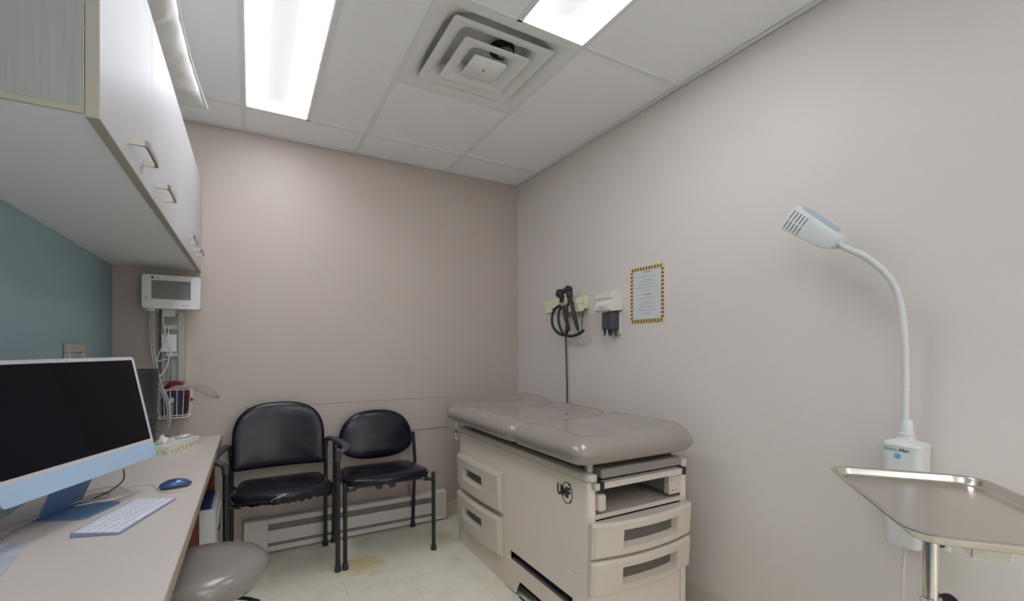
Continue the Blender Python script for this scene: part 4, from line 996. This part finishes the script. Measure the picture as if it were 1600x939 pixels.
# hose hook at head end
bm = BM(); tube(bm, smooth_path([(TX0-0.012, TY1+0.012, 0.70), (TX0-0.02, TY1+0.012, 0.665), (TX0-0.02, TY1+0.012, 0.635), (TX0-0.008, TY1+0.012, 0.625), (TX0+0.002, TY1+0.012, 0.64)], 4), 0.004, 8)
box(bm, TX0-0.02, TX0+0.004, TY1+0.0025, TY1+0.022, 0.69, 0.735, 0.002); obj('side_hook', bm, 'white', t, smooth=True)
bm = BM(); box(bm, TX0-0.022, TX0-0.014, TY1+0.004, TY1+0.02, 0.665, 0.685, 0.002); obj('hook_tag', bm, 'red', t)

# mattress sections
def mattress(y0, y1, name, head):
    bm = BM(); x0, x1 = 1.030, 1.668; NX, NY = 40, 40
    zb, zt = 0.753, 0.852
    def prof(y):   # half section thickness shape along y
        return y
    def H(u, v):
        # u,v in 0..1 ; rounded shoulders
        du = min(u, 1-u)*(x1-x0); dv0 = v*(y1-y0); dv1 = (1-v)*(y1-y0)
        re = 0.085
        def sh(d, r): return math.sqrt(max(0, 1-(1-min(1, d/r))**2))
        hx = sh(du, re); 
        if head: hy = min(sh(dv1, 0.11), 0.62+0.38*sh(dv0, 0.05))
        else: hy = min(sh(dv0, 0.085), 0.62+0.38*sh(dv1, 0.05))
        h = (hx*hy)
        return h
    ws = []
    def xr(v):   # rounded plan corners
        if head: d = (1-v)*(y1-y0); r = 0.16
        else: d = v*(y1-y0); r = 0.06
        ins = r*(1-math.sqrt(max(0, 1-(1-min(1, d/r))**2)))
        dj = (v if head else 1-v)*(y1-y0); ins += 0.020*max(0, 1-dj/0.05)**2
        return x0+ins*0.8, x1-ins*0.8
    import itertools
    def cosp(k, n): return 0.5-0.5*math.cos(PI*k/n)
    for side in (1, -1):
        vv = []
        for j in range(NY+1):
            v = cosp(j, NY); a, b = xr(v); row = []
            for i in range(NX+1):
                u = cosp(i, NX); h = H(u, v)
                y = y0+(y1-y0)*v
                zm = zb+0.038
                if side == 1:
                    ex = 0.0
                    yy = y
                    # bolster roll along wall side and head rise
                    bump = 0.024*math.exp(-((u-0.88)/0.12)**2)+0.004*math.exp(-((u-0.1)/0.12)**2)
                    dip = 1-0.9*math.exp(-((y-2.33)/0.06)**2)-0.9*math.exp(-((y-1.83)/0.05)**2)
                    rise = 0.022*(1/(1+math.exp(-(y-2.36)/0.03)))*math.exp(-((u-0.75)/0.35)**2)
                    z = zm+(zt-zm-0.004)*h+(bump*dip+rise)*h
                else:
                    z = zm-0.038*min(1, h*1.6)
                row.append(bm.verts.new((a+(b-a)*u, y, z)))
            vv.append(row)
        for j in range(NY):
            for i in range(NX): bm.faces.new((vv[j][i], vv[j][i+1], vv[j+1][i+1], vv[j+1][i]))
    bmesh.ops.remove_doubles(bm, verts=bm.verts, dist=0.0004)
    # stitch rim gaps
    bmesh.ops.holes_fill(bm, edges=[e for e in bm.edges if e.is_boundary], sides=200)
    return obj(name, bm, 'vinyl', t, smooth=True, autos=180)
mattress(1.318, 1.832, 'seat_cushion', False)
mattress(1.834, 2.735, 'back_cushion', True)
# logo
lx = TX0-0.0008
text_obj('logo_lettering', 'UMF', 0.058, 'logo', t, (lx, 1.538, 0.600), (0, -1, 0), (0, 0, 1), bold=0.0024, sx=0.80)
bm = BM(); ringp = [(lx, 1.515+0.036*math.cos(R(a)), 0.600+0.042*math.sin(R(a))) for a in range(0, 360, 12)]; tube(bm, ringp, 0.0018, 6, closed=True)
lathe(bm, [(0.006, -0.0004), (0.006, 0.0004)], (lx, 1.497, 0.637), 8, ax=(1, 0, 0))
obj('logo_ring', bm, 'logo', t)
text_obj('logo_mark', '®', 0.014, 'logo', t, (lx, 1.492, 0.570), (0, -1, 0), (0, 0, 1))
bm = BM(); lathe(bm, [(0.0025, 0), (0.0025, 0.0008)], (TX0, 1.455, 0.30), 8, ax=(-1, 0, 0)); obj('screw', bm, 'dark', t)

# ================================================================== DIAGNOSTIC SET
t = thing('wall_diagnostic_set', 'cream wall board with black otoscope heads and coiled cords', 'diagnostic set', (XR, 2.38, 1.42))
bm = BM()
box(bm, XR-0.022, XR-0.0005, 2.20, 2.645, 1.428, 1.512, 0.004)
obj('wall_board', bm, 'cream', t)
bm = BM()
box(bm, XR-0.060, XR-0.0225, 2.215, 2.455, 1.412, 1.458, 0.005); box(bm, XR-0.055, XR-0.0225, 2.215, 2.30, 1.4585, 1.500, 0.005); box(bm, XR-0.065, XR-0.0225, 2.30, 2.42, 1.4585, 1.478, 0.003)
obj('transformer', bm, 'cream', t)
bm = BM(); box(bm, XR-0.0665, XR-0.0605, 2.36, 2.40, 1.436, 1.446); box(bm, XR-0.05, XR-0.023, 2.458, 2.52, 1.442, 1.452, 0.001); obj('switch', bm, 'blackp', t)
hx = XR-0.085
def handle(y, z0, tilt_, nm):
    bm = BM(); tube(bm, [(hx, y, z0), (hx+0.006, y-tilt_*0.02, z0-0.08), (hx+0.012, y-tilt_*0.045, z0-0.15)], [0.011, 0.0125, 0.010], 12); obj(nm, bm, 'blackp', t, smooth=True)
handle(2.345, 1.45, 1, 'handle'); handle(2.255, 1.45, 1, 'handle')
bm = BM(); lathe(bm, [(0.012, 0), (0.015, 0.012), (0.010, 0.03)], (hx, 2.365, 1.472), 14); tube(bm, smooth_path([(hx, 2.365, 1.495), (hx-0.004, 2.355, 1.520), (hx-0.012, 2.370, 1.533)], 4), 0.016, 12)
lathe(bm, [(0.025, -0.022), (0.029, -0.006), (0.026, 0.014), (0.015, 0.026)], (hx-0.008, 2.370, 1.533), 18, ax=(-0.8, 0.5, 0.1)); obj('otoscope_head', bm, 'blackp', t, smooth=True)
bm = BM(); tube(bm, smooth_path([(hx, 2.275, 1.465), (hx, 2.278, 1.495), (hx-0.002, 2.285, 1.535), (hx-0.004, 2.325, 1.545)], 4), [0.015]*5+[0.021]*5+[0.019]*3, 14)
lathe(bm, [(0.022, -0.014), (0.026, 0), (0.017, 0.020)], (hx-0.004, 2.285, 1.548), 16, ax=(-0.7, -0.3, 0.5)); obj('ophthalmoscope_head', bm, 'blackp', t, smooth=True)
bm = BM(); tube(bm, [(hx, 2.365, 1.472), (hx, 2.345, 1.45)], 0.011, 10); tube(bm, [(hx, 2.275, 1.47), (hx, 2.255, 1.45)], 0.011, 10); obj('chrome_collar', bm, 'chrome', t, smooth=True)
def coil(pts, name):
    path = smooth_path(pts, 22); bm = BM(); rr = [0.0085+0.0016*math.sin(i*2.2) for i in range(len(path))]
    tube(bm, path, rr, 10); obj(name, bm, 'blackp', t, smooth=True, autos=180)
coil([(hx+0.01, 2.385, 1.462), (hx, 2.435, 1.44), (hx-0.01, 2.455, 1.39), (hx-0.01, 2.445, 1.33), (hx, 2.40, 1.285), (hx+0.01, 2.34, 1.272), (hx+0.012, 2.31, 1.31)], 'coiled_cord')
coil([(hx+0.01, 2.36, 1.465), (hx-0.005, 2.385, 1.42), (hx-0.008, 2.383, 1.35), (hx, 2.35, 1.285), (hx+0.005, 2.28, 1.262), (hx+0.01, 2.20, 1.275), (hx+0.016, 2.165, 1.295)], 'coiled_cord')
coil([(hx, 2.245, 1.465), (hx-0.012, 2.285, 1.45), (hx-0.012, 2.290, 1.40), (hx-0.01, 2.290, 1.34), (hx, 2.285, 1.29)], 'coiled_cord')
bm = BM(); tube(bm, smooth_path([(XR-0.04, 2.185+0.02, 1.415), (XR-0.05, 2.20, 1.36), (XR-0.06, 2.195, 1.30)], 5), 0.003, 6); tube(bm, smooth_path([(hx+0.012, 2.21, 1.30), (hx+0.01, 2.20, 1.28), (hx+0.012, 2.195, 1.265)], 4), 0.004, 6); obj('thin_cord', bm, 'blackp', t, smooth=True)
bm = BM(); tube(bm, smooth_path([(XR-0.022, 2.375, 1.418), (XR-0.015, 2.415, 1.30), (XR-0.010, 2.415, 1.10), (XR-0.010, 2.408, 0.90), (XR-0.010, 2.408, 0.70), (XR-0.012, 2.40, 0.35)], 6), 0.0045, 8); obj('power_cable', bm, 'blackp', t, smooth=True)

# specula dispenser
t = thing('specula_dispenser', 'ivory and charcoal ear specula dispenser on the right wall', 'dispenser', (XR, 1.93, 1.40))
bm = BM(); prism(bm, [(0, 1.400), (0.085, 1.390), (0.095, 1.40), (0.095, 1.43), (0.070, 1.455), (0.080, 1.465), (0.078, 1.500), (0, 1.506)], lambda a, b: (XR-0.0005-a, 1.905, b), lambda a, b: (XR-0.0005-a, 2.035, b), bev=0.003); obj('cap', bm, 'ivory', t)
bm = BM(); box(bm, XR-0.012, XR-0.0005, 1.915, 2.01, 1.27, 1.3895, 0.002); obj('back_plate', bm, 'ivory', t)
bm = BM()
box(bm, XR-0.070, XR-0.0125, 1.92, 1.955, 1.293, 1.3885, 0.006); box(bm, XR-0.072, XR-0.0125, 1.9555, 2.0, 1.293, 1.3885, 0.006); obj('tube_holder', bm, 'char', t)
for (x_, y_) in ((XR-0.060, 1.985), (XR-0.045, 1.965), (XR-0.055, 1.935), (XR-0.030, 1.930)):
    bm = BM(); lathe(bm, [(0.009, 1.2925), (0.0065, 1.275), (0.0022, 1.255)], (x_, y_, 0), 12); obj('speculum_tip', bm, 'blackp', t, smooth=True)
text_obj('lettering', 'Welch Allyn', 0.010, 'ink', t, (XR-0.0958, 1.97, 1.412), (0, -1, 0), (0, 0, 1))

# notice
t = thing('wall_notice', 'white printed notice with a yellow and black chevron border', 'sign', (XR, 1.725, 1.47))
ny0, ny1, nz0, nz1 = 1.612, 1.842, 1.322, 1.612
bm = BM(); box(bm, XR-0.003, XR-0.0004, ny0, ny1, nz0, nz1); obj('sheet', bm, 'paper', t)
bw = 0.018; bm = BM()
for a in ((ny0, ny1, nz1-bw, nz1), (ny0, ny1, nz0, nz0+bw), (ny0, ny0+bw, nz0+bw, nz1-bw), (ny1-bw, ny1, nz0+bw, nz1-bw)): box(bm, XR-0.0036, XR-0.0031, *a)
obj('border', bm, 'yellow', t)
bm = BM()
def chev(cy, cz, dy, dz):
    s_ = 0.0088; p = 0.0085
    # direction (dy,dz)
    ny_, nz_ = -dz, dy
    pts = [(-p, s_), (0, s_), (p, 0), (0, -s_), (-p, -s_), (0.0, 0)]
    pp = [(cy+a*dy+b*ny_, cz+a*dz+b*nz_) for a, b in pts]
    for q in ((0, 1, 2, 5), (5, 2, 3, 4)):
        prism(bm, [pp[i] for i in q], lambda a, b: (XR-0.00365, a, b), lambda a, b: (XR-0.0041, a, b))
for k in range(11): chev(ny0+0.018+k*0.0195, nz1-bw/2, 1, 0)
for k in range(11): chev(ny0+0.018+k*0.0195, nz0+bw/2, -1, 0)
for k in range(13): chev(ny0+bw/2, nz0+0.026+k*0.0198, 0, 1)
for k in range(13): chev(ny1-bw/2, nz0+0.026+k*0.0198, 0, -1)
obj('chevrons', bm, 'maroonink', t)
bm = BM(); bmd = BM(); random.seed(21)
lines = [(1.585, 0.05, 1), (1.560, 0.115, 0), (1.543, 0.07, 0), (1.534, 0.09, 0), (1.518, 0.115, 0), (1.503, 0.145, 0), (1.490, 0.055, 0), (1.468, 0.045, 1), (1.449, 0.11, 0), (1.430, 0.065, 0), (1.419, 0.10, 0), (1.403, 0.10, 0), (1.386, 0.125, 0), (1.368, 0.045, 0)]
for zz, ww, d in lines:
    y = 1.727+ww/2
    while y > 1.727-ww/2:
        wd = random.uniform(0.005, 0.013); hgt = 0.0042 if d else 0.0026
        box(bmd if d else bm, XR-0.0034, XR-0.0031, y-wd, y, zz-hgt/2, zz+hgt/2); y -= wd+0.002
obj('small_print', bm, 'ink', t, kind='stuff'); obj('heading_print', bmd, 'ink2', t, kind='stuff')
# small marks on wall near the board
bm = BM()
for (y_, z_) in ((2.70, 1.49), (2.72, 1.42), (2.745, 1.49)): lathe(bm, [(0.003, 0), (0.002, 0.0008)], (XR, y_, z_), 8, ax=(-1, 0, 0))
tag(obj('screw_hole', bm, 'ink2', kind='stuff'), 'tiny screw holes in the right wall left of the diagnostic board', 'screw holes')

# ================================================================== WALL EXAM LAMP
t = thing('exam_lamp', 'white gooseneck exam lamp mounted on the right wall', 'lamp', (XR, 0.62, 0.60))
lx0 = XR-0.095
bm = BM(); rs = []
def lb(s, z, o=0.0): # plan outline of mount body (rounded front)
    y0_, y1_ = 0.578-s*0.0, 0.672
    pts = rrect(0.095*s, 0.100*s, 0.02*s, 5, XR-0.0475*1.0-0.0015-o, 0.625)
    return [(p[0], p[1], z) for p in pts]
rings(bm, [lb(0.80, 0.592), lb(0.86, 0.600), lb(0.94, 0.80), lb(0.96, 0.893)]); obj('mount_body', bm, 'white', t, smooth=True, autos=50)
bm = BM(); rings(bm, [lb(1.0, 0.8935), lb(1.0, 0.897), lb(0.90, 0.904), lb(0.45, 0.910), lb(0.36, 0.922)]); obj('mount_cap', bm, 'white', t, smooth=True, autos=50)
bm = BM(); lathe(bm, [(0.0085, 0), (0.0085, 0.0015)], (XR-0.0475-0.0462-0.0005, 0.630, 0.865), 22, ax=(-1, 0, 0)); obj('badge', bm, 'disc', t, label='round blue badge')
text_obj('lettering', 'Welch', 0.0125, 'green', t, (XR-0.0475-0.0470, 0.664, 0.883), (0, -1, 0), (0, 0, 1), align='LEFT', bold=0.0002)
text_obj('lettering', 'Allyn', 0.0125, 'navy', t, (XR-0.0475-0.0470, 0.628, 0.883), (0, -1, 0), (0, 0, 1), align='LEFT', bold=0.0003)
bm = BM(); box(bm, XR-0.02, XR-0.0005, 0.535, 0.60, 0.592, 0.70, 0.003); obj('wall_bracket', bm, 'white', t)
bm = BM(); lathe(bm, [(0.009, 0), (0.009, 0.002)], (XR-0.0200, 0.552, 0.612), 14, ax=(-1, 0, 0)); obj('bracket_screw', bm, 'char', t)
bm = BM(); tube(bm, smooth_path([(XR-0.055, 0.625, 0.592), (XR-0.045, 0.635, 0.50), (XR-0.03, 0.642, 0.35), (XR-0.02, 0.65, 0.15), (XR-0.02, 0.66, 0.02)], 6), 0.0045, 8); obj('power_cord', bm, 'cord', t, smooth=True)
bcx_, bcy_ = XR-0.049, 0.625
CAMP = Vector((0, 0, CAMH)); yaw = R(29.55)
fwd = Vector((math.sin(yaw), math.cos(yaw), 0)); rgt = Vector((math.cos(yaw), -math.sin(yaw), 0))
# neck and head: positions surveyed from the photo, at their real distance from the wall
def on_x(px, py, X):
    d = fwd+rgt*((px-800)/718.0)+Vector((0, 0, (543.8-py)/718.0)); return CAMP+d*(X/d.x)
neck = [(bcx_, bcy_, 0.920)]+[tuple(on_x(*a)) for a in ((1414.5, 650, 1.735), (1415, 600, 1.733), (1414, 540, 1.728), (1409, 490, 1.718), (1399, 450, 1.700), (1381, 424, 1.680), (1352, 401, 1.652), (1325, 389, 1.630), (1309, 381, 1.618))]
path = smooth_path(neck, 14)
bm = BM(); rr = [0.0100+0.0012*math.cos(i*PI) for i in range(len(path))]
tube(bm, path, rr, 12); obj('gooseneck', bm, 'white', t, smooth=True, autos=180)
bm = BM(); lathe(bm, [(0.021, 0.9225), (0.021, 0.930), (0.017, 0.933), (0.0165, 0.955), (0.0135, 0.972)], (bcx_, bcy_, 0), 22); obj('neck_collar', bm, 'white', t, smooth=True)
C = on_x(1262, 354, 1.590)
vd = (C-CAMP).normalized()
hn = Vector((-vd.x, -vd.y, -vd.z))
e_a = (on_x(1217, 335, 1.575)-on_x(1307, 376, 1.605)).normalized()   # neck -> tip
hn = (hn-e_a*hn.dot(e_a)).normalized(); e_b = hn.cross(e_a)
if e_b.z < 0: e_b = -e_b
phi = R(7); n2 = (hn*math.cos(phi)-e_b*math.sin(phi)).normalized(); b2v = (e_b*math.cos(phi)+hn*math.sin(phi)).normalized()
def hit(px, py):   # intersection with the side plane of the head
    d = (fwd+rgt*((px-800)/718.0)+Vector((0, 0, (543.8-py)/718.0))); o_ = C
    s_ = (o_-CAMP).dot(n2)/d.dot(n2); p = CAMP+d*s_; return ((p-C).dot(e_a), (p-C).dot(b2v))
cor = [hit(*a) for a in ((1217, 357), (1221, 349), (1239, 323), (1246, 321), (1303, 361), (1309, 370), (1305, 384), (1291, 389), (1281, 388), (1250, 373))]
HWD = 0.085
bm = BM(); prism(bm, cor, lambda a, b: C+e_a*a+b2v*b, lambda a, b: C+e_a*a+b2v*b-n2*HWD, bev=0.006); obj('lamp_head', bm, 'white', t, smooth=True, autos=40)
# blue top panel
p_a, p_b = Vector((cor[3][0], cor[3][1])), Vector((cor[4][0], cor[4][1])); dirv = (p_b-p_a).normalized(); nrm2 = Vector((-dirv.y, dirv.x))
if nrm2.y < 0: nrm2 = -nrm2
bm = BM(); q0 = p_a+dirv*0.006; q1 = p_b-dirv*0.004
L_ = (q1-q0).length
def TP(u, w, h): 
    q = q0+dirv*u+nrm2*h; return C+e_a*q.x+b2v*q.y-n2*w
prism(bm, rrect(L_, HWD-0.014, 0.02, 5, L_/2, HWD/2), lambda u, w: TP(u, w, 0.0003), lambda u, w: TP(u, w, 0.0022)); obj('top_panel', bm, 'panelblue', t, label='pale blue panel')
bm = BM()
for r0, k in ((0, 0), (1, 0)):
    for k in range(5):
        if r0 == 0: pa, pb = (1243+k*5, 328.5+k*3.1), (1233.3+k*4.9, 341.5+k*2.9)
        else: pa, pb = (1232+k*4.9, 343.5+k*2.95), (1223.7+k*4.9, 356+k*2.8)
        A_ = Vector(hit(*pa)); B_ = Vector(hit(*pb)); dd = (B_-A_).normalized(); nn_ = Vector((-dd.y, dd.x))*0.0011
        prism(bm, [tuple(A_+nn_), tuple(B_+nn_), tuple(B_-nn_), tuple(A_-nn_)], lambda a, b: C+e_a*a+b2v*b+n2*0.0006, lambda a, b: C+e_a*a+b2v*b-n2*0.001)
obj('vent_slots', bm, 'dark', t)
bm = BM(); tube(bm, [path[-1]+(path[-3]-path[-1]).normalized()*0.006, C+e_a*cor[6][0]*0.80+b2v*(cor[6][1]*0.75)-n2*0.03], [0.0135, 0.016], 16); obj('head_collar', bm, 'white', t, smooth=True)

# ================================================================== MAYO STAND
A0 = Vector((1.366, 0.672, 0)); d1 = Vector((0.65, -0.76, 0)).normalized(); d2 = Vector((-d1.y*-1, 0, 0)); d2 = Vector((-0.76, -0.65, 0)).normalized()
TWd, TLn, TZ_ = 0.325, 0.500, 0.870
tcn = A0+d1*TWd/2+d2*TLn/2
t = thing('instrument_stand', 'stainless steel rolling instrument stand with a shallow tray, lower right', 'stand', (1.16, 0.375, 0))
def TR(u, v, z): return Vector((tcn.x, tcn.y, 0))+d1*u+d2*v+Vector((0, 0, z))
def tring(off, z, r): return [TR(p[0], p[1], z) for p in rrect(TWd-2*off, TLn-2*off, r, 8)]
bm = BM()
rings(bm, [tring(0.0015, TZ_-0.005, 0.055), tring(0.0, TZ_-0.002, 0.056), tring(0.0008, TZ_, 0.055), tring(0.008, TZ_, 0.048), tring(0.0105, TZ_-0.003, 0.046), tring(0.0155, TZ_-0.015, 0.041), tring(0.018, TZ_-0.018, 0.038), tring(0.024, TZ_-0.019, 0.033),
           tring(0.024, TZ_-0.0203, 0.033), tring(0.0172, TZ_-0.0195, 0.038), tring(0.0142, TZ_-0.0158, 0.041), tring(0.0090, TZ_-0.004, 0.046), tring(0.0065, TZ_-0.0012, 0.049)], cap0=False, cap1=False)
rings(bm, [tring(0.024, TZ_-0.019, 0.033), tring(0.10, TZ_-0.0192, 0.02)], cap0=False, cap1=True)
rings(bm, [tring(0.024, TZ_-0.0203, 0.033), tring(0.10, TZ_-0.0205, 0.02)], cap0=False, cap1=True)
obj('tray', bm, 'steel', t, smooth=True, autos=60)
# support frame under the tray
bm = BM(); fz = TZ_-0.0275
def fr(u, v): return TR(u, v, fz)
box(bm, 0, 0, 0, 0, 0, 0) if False else None
for (a, b) in (((-0.10, -0.19), (0.10, -0.19)), ((0.10, -0.19), (0.10, 0.17)), ((0.10, 0.17), (-0.10, 0.17)), ((-0.10, 0.17), (-0.10, -0.19))):
    p, q = fr(*a), fr(*b); tube(bm, [p, q], 0.0065, 8)
tube(bm, [fr(-0.10, 0.10), fr(0.10, 0.10)], 0.0065, 8)
obj('tray_frame', bm, 'chrome', t, smooth=True)
# folded sheet bracket seen under the near rim
bm = BM(); c0 = Vector((1.088, 0.300, 0)); c1 = Vector((1.112, 0.255, 0)); c2 = c1+Vector((0.05, 0.03, 0)); c3 = c0+Vector((0.05, 0.03, 0))
prism(bm, [(c0.x, c0.y), (c1.x, c1.y), (c2.x, c2.y), (c3.x, c3.y)], lambda a, b: (a, b, TZ_-0.024), lambda a, b: (a*0.97+0.033, b*0.97+0.01, TZ_-0.046), bev=0.001)
obj('bracket', bm, 'steel', t)
PX, PY = 1.156, 0.378
bm = BM(); lathe(bm, [(0.0125, 0.60), (0.0125, TZ_-0.0345)], (PX, PY, 0), 24); obj('inner_pole', bm, 'chrome', t, smooth=True)
bm = BM(); lathe(bm, [(0.0160, 0.10), (0.0160, 0.690), (0.0170, 0.692), (0.0170, 0.702), (0.0130, 0.702)], (PX, PY, 0), 24); obj('outer_pole', bm, 'chrome', t, smooth=True)
bm = BM(); kx = Vector((PX, PY, 0.682)); rd = rgt
tube(bm, [kx+rd*0.0175, kx+rd*0.028], 0.006, 10)
lathe(bm, [(0.010, 0), (0.012, 0.004), (0.024, 0.010), (0.025, 0.016), (0.018, 0.022)], kx+rd*0.024, 20, ax=rd); obj('clamp_knob', bm, 'blackp', t, smooth=True, label='black clamp knob')
bm = BM()
for (a, b) in (((-0.22, -0.02), (0.22, -0.02)),):
    pass
ctr = Vector((PX, PY, 0.085))
ends = []
for sx in (-1, 1):
    for sy in (-1, 1):
        e = ctr+d1*(sx*0.20)+d2*(sy*0.22); ends.append(e); 
    a_, b_ = ctr+d1*(sx*0.20)-d2*0.22, ctr+d1*(sx*0.20)+d2*0.22
    tube(bm, [a_, b_], 0.012, 10)
tube(bm, [ctr-d1*0.20, ctr+d1*0.20], 0.013, 10); lathe(bm, [(0.022, 0.07), (0.022, 0.11)], (PX, PY, 0), 16)
obj('base_frame', bm, 'chrome', t, smooth=True)
for e in ends:
    bm = BM(); lathe(bm, [(0.028, -0.012), (0.028, 0.012)], (e.x, e.y, 0.028), 18, ax=d1); tube(bm, [(e.x, e.y, 0.03), (e.x, e.y, 0.08)], 0.006, 8); obj('caster', bm, 'blackp', t, smooth=True)
